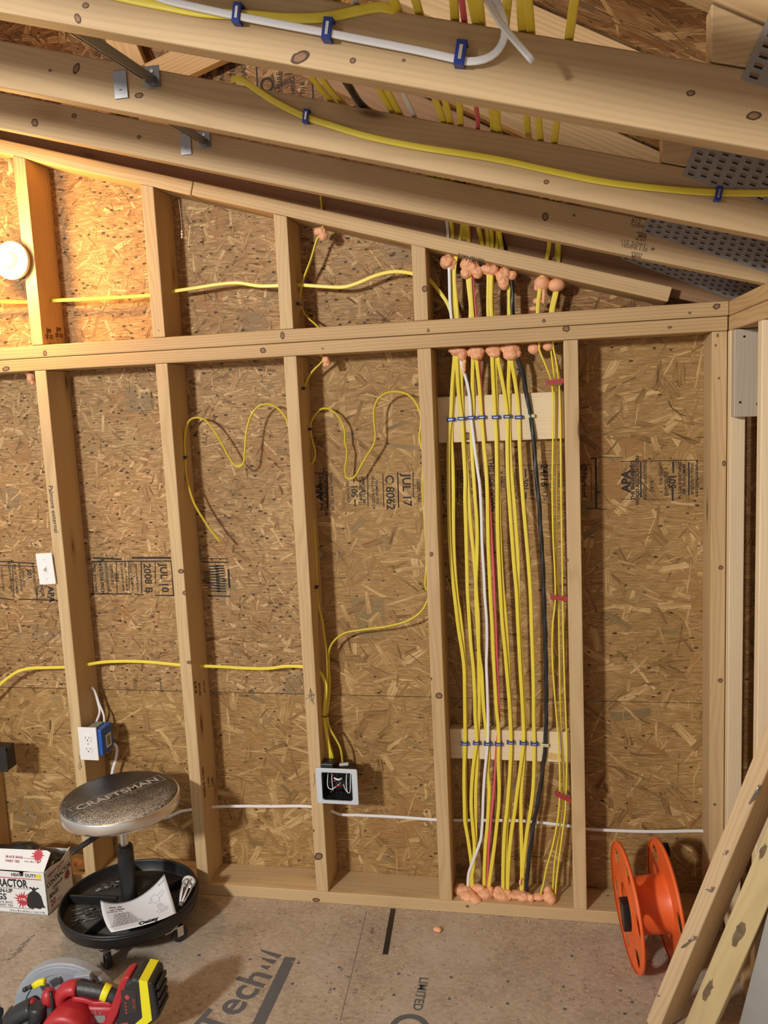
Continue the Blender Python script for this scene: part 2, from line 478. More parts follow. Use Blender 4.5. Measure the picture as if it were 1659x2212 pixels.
PINE_BARK = wood_mat('pine_bark_edge', (0.66, 0.53, 0.28), (0.42, 0.30, 0.13), 0.4, 1.6)
OSB_FINE = osb_mat('osb_fine', 0.080, 0.0095, (0.10, 0.048, 0.016), (0.385, 0.232, 0.098), (0.62, 0.425, 0.215), 1.25, 0.3, 1.15)
OSB_BIG = osb_mat('osb_coarse', 0.150, 0.0190, (0.115, 0.056, 0.017), (0.370, 0.218, 0.080), (0.59, 0.400, 0.180), 0.35, 1.9, 1.05)
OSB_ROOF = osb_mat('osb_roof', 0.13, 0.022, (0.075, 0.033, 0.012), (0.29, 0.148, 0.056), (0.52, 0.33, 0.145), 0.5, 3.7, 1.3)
FLOOR = floor_mat()
YEL = mat('yellow_jacket', (0.79, 0.645, 0.06), 0.38, noise_amt=0.10, noise_scale=30)
WHT = mat('white_jacket', (0.78, 0.78, 0.80), 0.35)
RED = mat('pink_red_jacket', (0.70, 0.11, 0.145), 0.4)
BLK = mat('black_jacket', (0.018, 0.019, 0.021), 0.42, bump=0.2, noise_scale=80)
BLUE = mat('blue_plastic', (0.010, 0.035, 0.26), 0.35)
NAVY = mat('dark_blue_plastic', (0.010, 0.016, 0.045), 0.4)
CLEAR = mat('pale_green_plastic', (0.62, 0.64, 0.30), 0.35)
STEEL = mat('bright_steel', (0.72, 0.72, 0.73), 0.28, 1.0)
GALV = mat('galvanised_steel', (0.40, 0.385, 0.37), 0.48, 0.55, noise_amt=0.25, noise_scale=25)
STRAP = mat('strap_steel', (0.30, 0.305, 0.32), 0.38, 0.9)
CHROME = mat('chrome', (0.80, 0.80, 0.80), 0.30, 1.0)
CLIPRED = mat('red_clip_plastic', (0.36, 0.030, 0.040), 0.45)
FOAM = mat('orange_foam', (0.82, 0.41, 0.22), 0.6, noise_amt=0.15, noise_scale=60, bump=0.5)
WPLAS = mat('white_plastic', (0.80, 0.80, 0.79), 0.35)
CEIL = mat('white_ceramic', (0.85, 0.82, 0.75), 0.25)
BPLAS = mat('black_plastic', (0.014, 0.014, 0.015), 0.42, bump=0.15, noise_scale=200)
DARK = mat('dark_opening', (0.006, 0.005, 0.005), 0.8)
INK = mat('black_ink', (0.022, 0.017, 0.014), 0.75)
INKF = mat('floor_print_ink', (0.105, 0.108, 0.115), 0.8, noise_amt=0.6, noise_scale=300)
PEN = mat('marker_ink', (0.03, 0.025, 0.03), 0.6)
# ------------------------------------------------------------------ the framing
TH = 0.0396          # thickness of the lumber
D = 0.1288           # depth of the wall studs
HT = 1.7427          # underside of the top plates
XS = [-1.6306, -1.2200, -0.8102, -0.4007, 0.0, 0.4108]   # left faces of the wall studs
XR = 0.8412          # inner face of the right wall

def lumber(name, p0, p1, wy, hz, zdir, m, label=None, cat='lumber', group=None, parent=None, bev=0.0025):
    """a sawn board from p0 to p1 (centre line); local x along it, local z near zdir"""
    p0, p1 = Vector(p0), Vector(p1)
    bm = BM(); box(bm, (0, 0, 0), ((p1 - p0).length, wy, hz), bev=bev, seg=2)
    o = obj(name, bm, m, parent)
    M = frame((p0 + p1) / 2, p1 - p0, z=zdir)
    if parent is not None: o.matrix_local = parent.matrix_world.inverted() @ M
    else: o.matrix_world = M
    if label: tag(o, label, cat, group)
    return o

# floor
bm = BM(); box(bm, (0, 0, -0.009), (4.4, 3.6, 0.018))
floor = obj('floor', bm, FLOOR, M=T(-0.4, -1.2, 0)); tag(floor, None, None, kind='structure')

# sheathing of the back wall, in sheets, the top left part darkened for shade
Mw = frame((0, D + 0.006, 0), (1, 0, 0), z=(0, -1, 0))
bm = BM()
xl, xr, zt = -2.6, 1.0, 3.6
box(bm, ((xl - 0.385) / 2, (0.655 + 1.83) / 2, 0), (-0.385 - xl, 1.83 - 0.657, 0.012), bev=0.001, mat=0)
box(bm, ((xr - 0.383) / 2, (0.655 + 1.83) / 2, 0), (xr + 0.383, 1.83 - 0.657, 0.012), bev=0.001, mat=1)
box(bm, ((xl + xr) / 2, 0.3265, 0), (xr - xl, 0.653, 0.012), bev=0.001, mat=1)
box(bm, ((xl - 0.02) / 2, (1.832 + 2.46) / 2, 0), (-0.02 - xl, 2.46 - 1.832, 0.012), bev=0.001, mat=0)
box(bm, ((xl - 0.02) / 2, (2.462 + zt) / 2, 0), (-0.02 - xl, zt - 2.462, 0.012), bev=0.001, mat=2)  # same gable sheathing, darker board colour paints in the shade behind the trusses
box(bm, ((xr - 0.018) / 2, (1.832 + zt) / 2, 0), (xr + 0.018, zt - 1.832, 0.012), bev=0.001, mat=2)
for f in bm.faces: pass
wall = obj('wall_back', bm, [OSB_FINE, OSB_BIG, OSB_ROOF], M=Mw); tag(wall, None, None, kind='structure')
# right wall sheathing
bm = BM(); box(bm, (0, 0, 0), (2.2, 2.2, 0.012))
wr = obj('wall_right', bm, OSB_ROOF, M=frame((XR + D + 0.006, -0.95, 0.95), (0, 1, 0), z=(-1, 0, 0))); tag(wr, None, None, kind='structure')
# roof deck
RS = 0.55
def deck_z(x): return 2.005 + RS * (XR - x)
bm = BM(); box(bm, (0, 0, 0.006), (4.3, 2.5, 0.012))
xm = -0.65
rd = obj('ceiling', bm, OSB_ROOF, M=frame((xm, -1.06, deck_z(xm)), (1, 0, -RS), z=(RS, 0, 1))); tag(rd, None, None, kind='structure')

ZW = (0, 0, 1)
# bottom plate, double top plate
lumber('bottom_plate', (-2.3, D/2, TH/2), (XR, D/2, TH/2), D, TH, ZW, PINE, 'bottom plate lying on the floor under the studs, dusted with sawdust', 'wall plate')
lumber('top_plate', (-2.3, D/2, HT + TH/2), (XR, D/2, HT + TH/2), D, TH - 0.0015, ZW, PINE_WARM, 'lower board of the double top plate, resting on the tall studs', 'wall plate')
lumber('top_plate', (-2.3, D/2, HT + TH*1.5), (XR + 0.002, D/2, HT + TH*1.5), D, TH - 0.0015, ZW, PINE_WARM, 'upper board of the double top plate, carrying the short gable studs', 'wall plate')
# right wall plates
lumber('top_plate', (XR + D/2 + 0.003, -2.1, HT + TH/2), (XR + D/2 + 0.003, 0.02, HT + TH/2), D, TH - 0.001, ZW, PINE_WARM, 'lower top plate of the right wall, running toward the viewer', 'wall plate')
lumber('top_plate', (XR + D/2 + 0.003, -2.1, HT + TH*1.5), (XR + D/2 + 0.003, D, HT + TH*1.5), D, TH - 0.001, ZW, PINE_WARM, 'upper top plate of the right wall, carrying the truss ends', 'wall plate')
lumber('bottom_plate', (XR + D/2 + 0.003, -2.1, TH/2), (XR + D/2 + 0.003, -0.002, TH/2), D, TH, ZW, PINE, 'bottom plate of the right wall behind the leaning boards', 'wall plate')

# tall studs
SL = ['tall wall stud at the left picture edge, with the black box on it',
      'tall wall stud with the light switch and the blue outlet box',
      'tall wall stud behind the stool, left of the hanging loose cable end',
      'tall wall stud with the pale-framed square junction box',
      'tall wall stud at the left side of the wide cable bundle',
      'tall wall stud at the right side of the wide cable bundle, with red clips']
studs = []
for i, x in enumerate(XS):
    studs.append(lumber('wall_stud', (x + TH/2, D/2, TH), (x + TH/2, D/2, HT), TH, D, (0, -1, 0), PINE, SL[i], 'stud', 'tall studs of the back wall'))
lumber('corner_stud', (0.8016 + TH/2 - 0.0005, D/2, TH), (0.8016 + TH/2 - 0.0005, D/2, HT), TH, D, (0, -1, 0), PINE, 'corner stud of the back wall with a nail-dotted edge, right of the printed sheathing', 'stud', 'tall studs of the back wall')
# short gable studs
def rake_low(x): return 2.0341 - 0.2948 * (x + 0.0064)
UL = ['short gable stud beside the round white lamp holder', 'short gable stud between the lamp-lit bay and the dim bay',
      'short gable stud with a cable stapled to its right side', 'short gable stud with a big knot, left of the foam-sealed cables']
for i, x in zip((1, 2, 3, 4), (-1.2205, -0.810, -0.4045, -0.0045)):
    z1 = rake_low(x + TH) + 0.002
    bm = BM()
    zb = HT + 2*TH
    zl, zr = rake_low(x), rake_low(x + TH)
    L = z1 - zb
    # sloped top cut, local x is up
    prism(bm, [(-L/2, -TH/2), (-L/2, TH/2), (zl - zb - L/2, TH/2), (zr - zb - L/2, -TH/2)], D, bev=0.002)
    o = obj('gable_stud', bm, PINE if i != 1 else PINE_WARM, M=frame((x + TH/2, D/2, zb + L/2), (0, 0, 1), z=(0, -1, 0)))
    tag(o, UL[i - 1], 'stud', 'short studs of the gable')
# far left gable stud, just outside
# rake plates (two pieces butted at x=-0.648)
sl = (1, 0, -0.2960)
def rk(x, dz=0.0): return (x, D/2, rake_low(x) + TH/2 * 1.045 + dz)
lumber('rake_plate', rk(-2.2), rk(-0.6495), D, TH, ZW, PINE, 'upper left length of the sloping gable plate, glowing under the lamp', 'wall plate')
lumber('rake_plate', rk(-0.647, 0.001), rk(0.694, -0.0005), D, TH, ZW, PINE, 'lower right length of the sloping gable plate, ending at a square cut', 'wall plate')

# right wall studs
lumber('wall_stud', (XR + 0.019, -0.021, TH), (XR + 0.019, -0.021, HT), 0.038, 0.0385, (-1, 0, 0), PINE_PALE, 'narrow ripped stud in the corner of the right wall', 'stud', 'studs of the right wall')
lumber('wall_stud', (XR + D/2, -0.362, TH), (XR + D/2, -0.362, HT), TH, D, (-1, 0, 0), PINE_PALE, 'right wall stud at the picture edge, above the leaning boards', 'stud', 'studs of the right wall')
lumber('wood_block', (XR + 0.046, -0.0605, 1.515), (XR + 0.046, -0.0605, HT - 0.001), 0.040, 0.090, (-1, 0, 0), PINE_GREY, 'short grey weathered block nailed up in the right corner', 'block')

# ------------------------------------------------------------------ roof trusses
BS = 0.2815
def bz(x): return 1.82 + BS * (XR - x)
TL = ['gable roof truss standing on the sloping plate, mostly in shadow',
      'rear hanging roof truss, right in front of the gable wall',
      'middle roof truss with the yellow cable along its face',
      'nearest roof truss at the top with the white cable stapled to it', 'roof truss overhead in front of the white-cabled one']
trusses = []
for k, (yf, lift, mbc) in enumerate(((0.052, -0.015, PINE_SHADED), (-0.398, 0, PINE_TRUSS), (-0.868, 0, PINE_TRUSS), (-1.328, 0, PINE_TRUSS), (-1.788, 0, PINE_TRUSS))):
    yc = yf + 0.019
    base = thing('roof_truss', TL[k], 'roof truss', T(0, yc, bz(0) + lift), 'roof trusses')
    bpy.context.view_layer.update()
    sb = 0.2985 if k == 0 else BS
    def b2(x): return (1.805 if k == 0 else 1.82) + sb * (XR - x)
    vh = 0.0875
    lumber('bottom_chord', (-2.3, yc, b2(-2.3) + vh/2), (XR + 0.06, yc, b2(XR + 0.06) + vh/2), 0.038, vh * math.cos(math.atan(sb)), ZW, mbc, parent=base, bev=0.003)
    th = 0.095
    def tz(x): return deck_z(x) - th/2 - 0.006
    lumber('top_chord', (-2.3, yc, tz(-2.3)), (XR + 0.22, yc, tz(XR + 0.22)), 0.038, th * math.cos(math.atan(RS)), ZW, PINE_SHADED if k == 0 else PINE_WARM, parent=base, bev=0.003)
    # wedge between the chords at the heel
    xw0, xw1 = 0.568, 0.80
    lo = lambda x: b2(x) + vh + 0.002
    hi = lambda x: deck_z(x) - th - 0.010
    bm = BM()
    zc = lo(0.65)
    prism(bm, [(xw0 - 0.65, lo(xw0) - zc), (xw1 - 0.65, lo(xw1) - zc), (xw1 - 0.65, max(hi(xw1), lo(xw1) + 0.002) - zc), (xw0 - 0.65, hi(xw0) - zc)], 0.036, bev=0.0015)
    o = obj('heel_wedge', bm, PINE if k else PINE_SHADED, base); o.matrix_local = base.matrix_world.inverted() @ frame((0.65, yc, zc), (1, 0, 0), z=(0, -1, 0))
    # webs
    for (xa, za, xb_, zb_) in ((-1.20, b2(-1.2) + 0.05, -0.30, b2(-1.2) + 0.31), (-0.72, b2(-0.72) + 0.04, -0.95, deck_z(-0.95) - 0.06)) if k == 0 else ((-1.35, b2(-1.35) + 0.05, -1.75, deck_z(-1.75) - 0.06),):
        lumber('web', (xa, yc + 0.002, za), (xb_, yc + 0.002, zb_), 0.034, 0.085, ZW, PINE_WARM, parent=base)
    # toothed connector plate on the front face
    pts = {0: ((0.5707, 1.9571), -0.44), 1: ((0.5815, 1.9499), -0.41), 2: ((0.6008, 1.9607), -0.44), 3: ((0.6010, 1.9620), -0.44), 4: ((0.6010, 1.9620), -0.44)}[k]
    (px_, pz_), ps = pts
    bm = BM(); L, H = 0.40, 0.108
    box(bm, (L/2, H/2, 0), (L, H, 0.0014))
    random.seed(11)
    nx = 19
    for i in range(nx):
        for j in range(9):
            # little punched slots with raised lips
            x0 = 0.012 + i * (L - 0.02) / nx + random.uniform(-.0012, .0012); y0 = 0.008 + j * 0.0117 + (0.004 if i % 2 else 0)
            box(bm, (x0, y0, 0.001), (0.011, 0.0024, 0.0022), M=I4, mat=1)
            box(bm, (x0 + 0.0005, y0 - 0.0026, 0.0008), (0.010, 0.0022, 0.0006), mat=2)
    o = obj('connector_plate', bm, [GALV, STEEL, DARK], base)
    o.matrix_local = base.matrix_world.inverted() @ frame((px_, yf - 0.0012, pz_), (1, 0, ps), z=(0, -1, 0))
    trusses.append(base)

# ------------------------------------------------------------------ prints on the sheathing
def wpt(px, py): return at(px, py, Y=D - 0.0005)
def MW(px, py, cw=True, off=0.0003):
    """text frame on the back wall: cw reads downward, else upward"""
    p = wpt(px, py); p.y = D - off
    return frame(p, (0, 0, -1) if cw else (0, 0, 1), z=(0, -1, 0))
def stamp(items, lines, parent=wall, name='printed_stamp', m=INK):
    bm = BM()
    for px, py, txt, hpx, cw, bold in items:
        text(bm, txt, hpx * 0.00137, MW(px, py, cw), bold=bold + .00022)
    for (x0, y0, x1, y1, wpx) in lines:
        a, b = wpt(x0, y0), wpt(x1, y1); a.y = b.y = D - 0.0003
        sub = BM(); box(sub, (0, 0, 0), ((b - a).length, wpx * 0.00134, 0.0004)); take(bm, sub, frame((a + b) / 2, b - a, z=(0, -1, 0)))
    o = obj(name, bm, m, parent)
    o.matrix_local = parent.matrix_world.inverted()
    return o
bpy.context.view_layer.update()
stamp([(22, 1245, 'PS 2-04 SHEATHING', 9, 1, 0), (34, 1250, 'PRP-108  HUD-UM-40', 8, 1, 0), (63, 1240, '501', 17, 1, .0004), (50, 1248, 'EXPOSURE 1', 9, 1, 0), (44, 1247, 'SIZED FOR SPACING', 8, 1, 0),
       (88, 1250, '24/16  7/16 INCH', 12, 1, .0003), (5, 1250, 'THIS SIDE DOWN', 8, 1, 0), (74, 1250, 'RATED SHEATHING', 9, 1, 0), (110, 1284, 'APA', 22, 1, .0008)],
      [(0, 1213, 75, 1217, 3), (0, 1221, 75, 1224, 2), (0, 1292, 30, 1296, 3), (40, 1294, 128, 1297, 3), (27, 1222, 30, 1292, 2), (80, 1270, 80, 1296, 3)])
stamp([(205, 1247, 'RATED SHEATHING', 9, 1, 0), (219, 1247, '24/16 7/16 INCH', 12, 1, .0003), (231, 1247, 'SIZED FOR SPACING', 8, 1, 0), (242, 1246, 'EXPOSURE 1', 10, 1, 0), (252, 1248, '501', 15, 1, .0004),
       (264, 1246, 'PS 2-04 SHEATHING', 8, 1, 0), (272, 1246, 'PRP-108 HUD-UM-40', 8, 1, 0), (284, 1247, 'WALL-16 ROOF-24', 8, 1, 0), (296, 1247, 'www.norbord.com', 9, 1, 0), (319, 1249, '2008 B', 26, 1, .0004), (354, 1249, 'JUL 10', 26, 1, .0006)],
      [(200, 1205, 262, 1208, 4), (285, 1205, 372, 1205, 5), (197, 1213, 372, 1212, 3), (202, 1283, 285, 1283, 3), (290, 1284, 310, 1285, 3), (335, 1286, 378, 1287, 3), (198, 1213, 202, 1283, 2), (251, 1213, 253, 1283, 2),
       (278, 1213, 279, 1275, 2), (305, 1213, 306, 1282, 3), (335, 1214, 336, 1262, 2), (371, 1212, 376, 1287, 6)])
stamp([(465, 1250, '||||||||||', 26, 1, .0006), (478, 1250, '|||||||||||', 24, 1, .0006), (448, 1250, '||||||||', 18, 1, 0)], [(436, 1206, 492, 1207, 2), (436, 1214, 494, 1215, 3), (448, 1287, 497, 1288, 3), (493, 1230, 496, 1270, 5)])
stamp([(690, 1062, 'APA', 20, 0, .0008), (694.5, 1063, 'THE ENGINEERED', 11, 0, .0002), (703, 1063, 'WOOD ASSOCIATION', 11, 0, .0002), (717, 1062, 'RATED SHEATHING', 10, 0, 0), (766, 1061, '501', 20, 0, .0003), (780, 1056, 'SHEATHING', 10, 0, 0), (778, 1078, 'PS 2-04', 9, 0, 0),
       (786, 1060, '108  HUD-UM-40', 9, 0, 0), (752, 1062, 'EXPOSURE', 10, 0, 0), (806, 1064, 'WALL-16 ROOF-24', 9, 1, 0), (814, 1064, 'NOMINAL 7/16', 8, 1, 0), (842, 1064, 'C 8062', 27, 1, .0004), (878, 1059, 'JUL 17', 27, 1, .0005), (904, 1060, 'DE/VEZ PLUS', 9, 1, 0), (912, 1062, 'PARA TEJADO', 8, 1, 0)],
      [(680, 1022, 700, 1022, 2), (706, 1024, 708, 1098, 3), (764, 1026, 764.5, 1042, 3), (766.5, 1078, 767, 1094, 3), (794, 1024, 795, 1095, 2), (827, 1022, 829, 1095, 2), (859, 1020, 861, 1096, 3), (892, 1020, 893, 1075, 2)])
stamp([(957, 1054, 'LA QUALITY', 10, 1, 0), (997, 1052, 'PARA TEJADO', 12, 1, 0), (1012, 1048, 'SE RECOMIENDA', 9, 1, 0), (1020, 1050, 'SPACE 1/8', 8, 1, 0), (1046, 1052, 'CET COTE', 10, 1, 0), (1062, 1048, 'THIS SIDE DOWN', 15, 1, .0002), (1080, 1046, 'DEBAJO', 10, 1, 0), (1087, 1042, 'LEJOS', 10, 1, 0),
       (1114, 1046, 'PARADO HACIA', 9, 1, 0), (1134.5, 1047, '501', 17, 1, .0003), (1148, 1048, 'EXPOSURE 1', 12, 1, 0), (1175, 1027, '24/16', 22, 1, .0003), (1177, 1063, '7/16 IN', 12, 1, 0), (1191, 1040, 'RATED', 10, 1, 0), (1208, 1036, 'WOOD', 9, 1, 0)],
      [(989, 1018, 989, 1085, 2), (1037, 1014, 1037.5, 1090, 3), (1135, 1012, 1135.5, 1033, 3), (1136, 1063, 1136, 1078, 3), (955, 1008, 1215, 1004, 1)])
stamp([(1262, 1048, 'Norbord', 15, 1, .0004), (1353, 1040, 'APA', 25, 0, .0012), (1367, 1038, 'THE ENGINEERED', 10.5, 0, .0003), (1377, 1038, 'WOOD ASSOCIATION', 10.5, 0, .0003), (1394, 1036, 'RATED SHEATHING', 10, 0, 0), (1408, 1050, '24/16', 11, 0, 0), (1428, 1028, '7/16 INCH', 9, 0, 0), (1440, 1040, 'EXPOSURE 1', 11, 0, 0), (1453, 1040, '501', 20, 0, .0006),
       (1469, 1038, 'PS 2-04 SHEATHING', 9, 0, .0001), (1478, 1036, '108  HUD-UM-40', 9, 0, .0001), (1495, 1034, 'WALL-16 ROOF-24', 8, 1, 0), (1506, 1034, 'www.norbord.com', 10, 1, .0001)],
      [(1276, 990, 1288, 990, 3), (1287, 990, 1288, 1098, 4), (1290, 987, 1345, 988, 1.5), (1266, 1098, 1310, 1100, 2), (1277, 1004, 1278, 1082, 1), (1255, 1003, 1277, 1003, 1), (1384, 998, 1384.5, 1075, 3), (1454, 997, 1454.5, 1022, 3.5), (1453, 1052, 1453, 1082, 3.5), (1488, 998, 1488, 1070, 3), (1340, 997, 1508, 994, 1.5), (1340, 1078, 1440, 1080, 1)])
# round dot logo beside the mill name
bm = BM(); c = wpt(1261, 1011); c.y = D - 0.0004
prism(bm, circ(0.0105, 28), 0.0004)
for dx in (-0.004, 0.0, 0.004):
    box(bm, (dx, 0, 0.0004), (0.0012, 0.016, 0.0006), M=R(-35, 'Z'), mat=1)
o = obj('printed_dot', bm, [INK, OSB_BIG], wall); o.matrix_local = wall.matrix_world.inverted() @ frame(c, (1, 0, 0), z=(0, -1, 0))
# prints on the gable sheathing seen past the trusses
bm = BM()
for i, (x, z, t, s) in enumerate(((-0.62, 2.62, 'ROOF-24', .030), (-0.58, 2.60, 'SPACING', .022), (-0.545, 2.59, 'RATED', .022), (-0.51, 2.57, 'PARA TEJADO', .020), (-0.40, 2.53, 'EXPOSURE', .022), (-0.36, 2.51, 'SHEATHING', .02), (-0.33, 2.50, 'INCH 7/16', .02))):
    text(bm, t, s, frame((x, D - .0003, z), (0, 0, 1), z=(0, -1, 0)), bold=.0004)
for (x, z, L, ax) in ((-0.64, 2.60, .16, 1), (-0.47, 2.56, .18, 1), (-0.30, 2.49, .16, 1), (-0.46, 2.66, .40, 0), (-0.46, 2.475, .44, 0)):
    box(bm, (x, D - .0004, z), (.004 if ax else L, .0006, L if ax else .004))
prism(bm, circ(.022, 24), .0005, M=frame((-0.44, D - .0003, 2.55), (1, 0, 0), z=(0, -1, 0)), holes=[circ(.014, 24)])
o = obj('printed_stamp', bm, INK, wall); o.matrix_local = wall.matrix_world.inverted()

# stamps on boards
def board_text(host, items, m=INK, name='printed_stamp'):
    for M, txt, size, bold in items:
        bm = BM(); text(bm, txt, size, M, bold=bold)
        o = obj(name, bm, m, host); o.matrix_local = host.matrix_world.inverted()
bpy.context.view_layer.update()
# grade stamp on the rear truss chord
def fy(px, py, Y): return at(px, py, Y=Y - 0.0004)
A = Vector((1, 0, -BS))
ch = [c for c in trusses[1].children if c.name.startswith('bottom_chord')][0]
board_text(ch, [(frame(fy(1374, 478, -.398), A, z=(0, -1, 0)), '812', .014, 0), (frame(fy(1376, 488, -.398), A, z=(0, -1, 0)), '1650FB', .011, 0), (frame(fy(1386, 503, -.398), A, z=(0, -1, 0)), 'aspect', .009, 0), (frame(fy(1388, 511, -.398), A, z=(0, -1, 0)), 'MSR', .010, .0002),
                (frame(fy(1384, 518, -.398), A, z=(0, -1, 0)), 'SE-641', .009, 0), (frame(fy(1368, 526, -.398), A, z=(0, -1, 0)), '112  S-DRY', .012, 0), (frame(fy(1370, 535, -.398), A, z=(0, -1, 0)), '1650FB 1.5E', .012, 0), (frame(fy(1376, 547, -.398), A, z=(0, -1, 0)), 'aspect', .010, 0), (frame(fy(1374, 556, -.398), A, z=(0, -1, 0)), 'MSR', .012, .0003)], mat('faded_ink', (0.13, 0.085, 0.05), .8))
# grade stamps on the stud sides
def sx(i, px, py, up=True):
    x = XS[i] + TH
    p = at(px, py, X=x); p.x = x + 0.0004
    return frame(p, (0, 0, -1), z=(1, 0, 0))
board_text(studs[2], [(sx(2, 422, 1485), 'S-P-F', .020, .0006), (sx(2, 431, 1490), 'STUD', .018, .0004), (sx(2, 441, 1484), 'KD-HT', .014, .0002)])
board_text(studs[2], [(sx(2, 440, 1690), 'NO.2  S-GRN', .018, .0004), (sx(2, 450, 1690), '000 7', .016, .0002), (sx(2, 458, 1688), '(SPF)', .016, .0002)])
# handwriting on the narrow stud faces
def sf(px, py, up, Y=-0.0004): return frame(at(px, py, Y=Y), up, z=(0, -1, 0))
board_text(studs[1], [(sf(115, 1100, (0.03, 0, -1)), 'Palmove external', .022, .0001)], PEN, 'pen_writing')
def scribble(host, lines, r=0.0006, Y=-0.0005, name='pen_mark'):
    bm = BM()
    for ln in lines: tube(bm, [at(px, py, Y=Y) for px, py in ln], r, step=.004, seg=6)
    o = obj(name, bm, PEN, host); o.matrix_local = host.matrix_world.inverted()
scribble(studs[3], [[(669, 1490), (674, 1495), (677, 1503), (676, 1511), (672, 1514), (669, 1506), (669, 1496), (671, 1488)], [(663, 1502), (672, 1501), (680, 1500)], [(661, 1510), (670, 1504), (679, 1501)], [(671, 1487), (672, 1500), (675, 1520)], [(672, 1495), (674, 1512)], [(675, 1512), (679, 1522)]])
scribble(studs[3], [[(680, 1670), (679, 1678), (680, 1690), (678, 1692), (677, 1698)]])
scribble(studs[1], [[(171, 1632), (173, 1645), (175, 1655), (172, 1662), (170, 1655), (173, 1648), (177, 1658)]])

# knots on the faces of the framing
KRING = mat('knot_ring', (.075, .036, .018), .7); KCORE = mat('knot_core', (.24, .13, .06), .7, noise_amt=.3, noise_scale=150)
def knot(host, px, py, rx, ry, Y, rot=0):
    p = at(px, py, Y=Y - .0002); k = (p - CAM).dot(CF) / FPX
    bm = BM(); n = 22
    ring = [(rx * k * math.cos(2*math.pi*i/n) * random.uniform(.9, 1.1), ry * k * math.sin(2*math.pi*i/n) * random.uniform(.9, 1.1)) for i in range(n)]
    prism(bm, ring, .0004); prism(bm, [(x * .66, y * .66) for x, y in ring], .0006, mat=1)
    o = obj('knot', bm, [KRING, KCORE], host)
    o.matrix_local = host.matrix_world.inverted() @ frame(p, (1, 0, 0), z=(0, -1, 0)) @ R(rot, 'Z')
def chord(t): return [c for c in t.children if c.name.startswith('bottom_chord')][0]
plates = {o['label']: o for o in COL.objects if o.get('category') == 'wall plate'}
lowp = [o for l, o in plates.items() if l.startswith('lower board')][0]; upp = [o for l, o in plates.items() if l.startswith('upper board')][0]; botp = [o for l, o in plates.items() if l.startswith('bottom plate lying')][0]
gst = [o for o in COL.objects if o.name.startswith('gable_stud')]
bpy.context.view_layer.update()
for host, L, Y in ((chord(trusses[3]), ((648, 124, 21, 12, 15), (762, 131, 7, 6, 0), (1492, 201, 9, 6, 0), (1628, 250, 15, 9, 0), (168, 40, 7, 11, 20), (185, 12, 8, 6, 0), (872, 130, 4, 3, 0)), -1.328), (chord(trusses[2]), ((165, 148, 7, 12, -30), (300, 206, 10, 6, 0), (108, 152, 4, 3, 0), (1180, 393, 6, 5, 0), (1340, 395, 4, 3, 0), (1250, 380, 5, 4, 0)), -.868), (chord(trusses[1]), ((75, 265, 8, 9, 20), (160, 250, 6, 5, 0), (1178, 468, 7, 9, 0), (740, 315, 3, 3, 0), (1240, 465, 3, 3, 0), (1410, 538, 4, 3, 0), (300, 296, 5, 4, 0)), -.398),
                   (lowp, ((1223, 710, 8, 7, 0), (568, 757, 7, 6, 0), (13, 797, 9, 5, 10), (1447, 707, 5, 3, 0)), 0), (upp, ((1548, 662, 8, 6, 15), (97, 763, 5, 6, 0), (925, 714, 3, 4, 0), (1175, 693, 4, 4, 0), (610, 725, 5, 8, 0), (1490, 676, 3, 3, 0)), 0),
                   (studs[4], ((948, 1503, 8, 7, 0), (932, 1197, 4, 5, 0)), 0), (studs[3], ((688, 1850, 10, 8, 30),), 0), (studs[2], ((391, 1234, 7, 5, 0), (399, 1281, 5, 5, 0), (409, 1431, 6, 4, 0)), 0), (studs[5], ((1225, 1210, 3, 3, 0),), 0), (botp, ((683, 1944, 8, 5, 0), (1010, 1958, 4, 3, 0)), 0), (gst[3], ((917, 624, 6, 7, 0),), 0)):
    for px, py, rx, ry, ro in L: knot(host, px, py, rx, ry, Y, ro)

cst = [o for o in COL.objects if o.name.startswith('corner_stud')][0]
for px, py, rx, ry in ((1546, 746, 2, 3), (1553, 817, 2, 3), (1564, 1001, 4, 6), (1557, 1226, 5, 5), (1556, 1470, 5, 5), (1544, 1738, 3, 3)): knot(cst, px, py, rx, ry, 0)
blk = [o for o in COL.objects if o.name.startswith('wood_block')][0]
for px, py in ((1608, 727), (1599, 869), (1636, 873)):
    c = at(px, py, Y=-.0807); bm = BM(); prism(bm, circ(.0032, 12), .0006)
    o = obj('nail_hole', bm, DARK, blk); o.matrix_local = blk.matrix_world.inverted() @ frame(c, (1, 0, 0), z=(0, -1, 0))
# dark squiggle on the right sheathing
bm = BM(); tube(bm, [at(px, py, Y=D - .0004) for px, py in ((1444, 866), (1447, 874), (1453, 883), (1459, 886), (1464, 891), (1472, 896), (1480, 898))], .0012, seg=6)
o = obj('dark_mark', bm, INK, wall); o.matrix_local = wall.matrix_world.inverted()
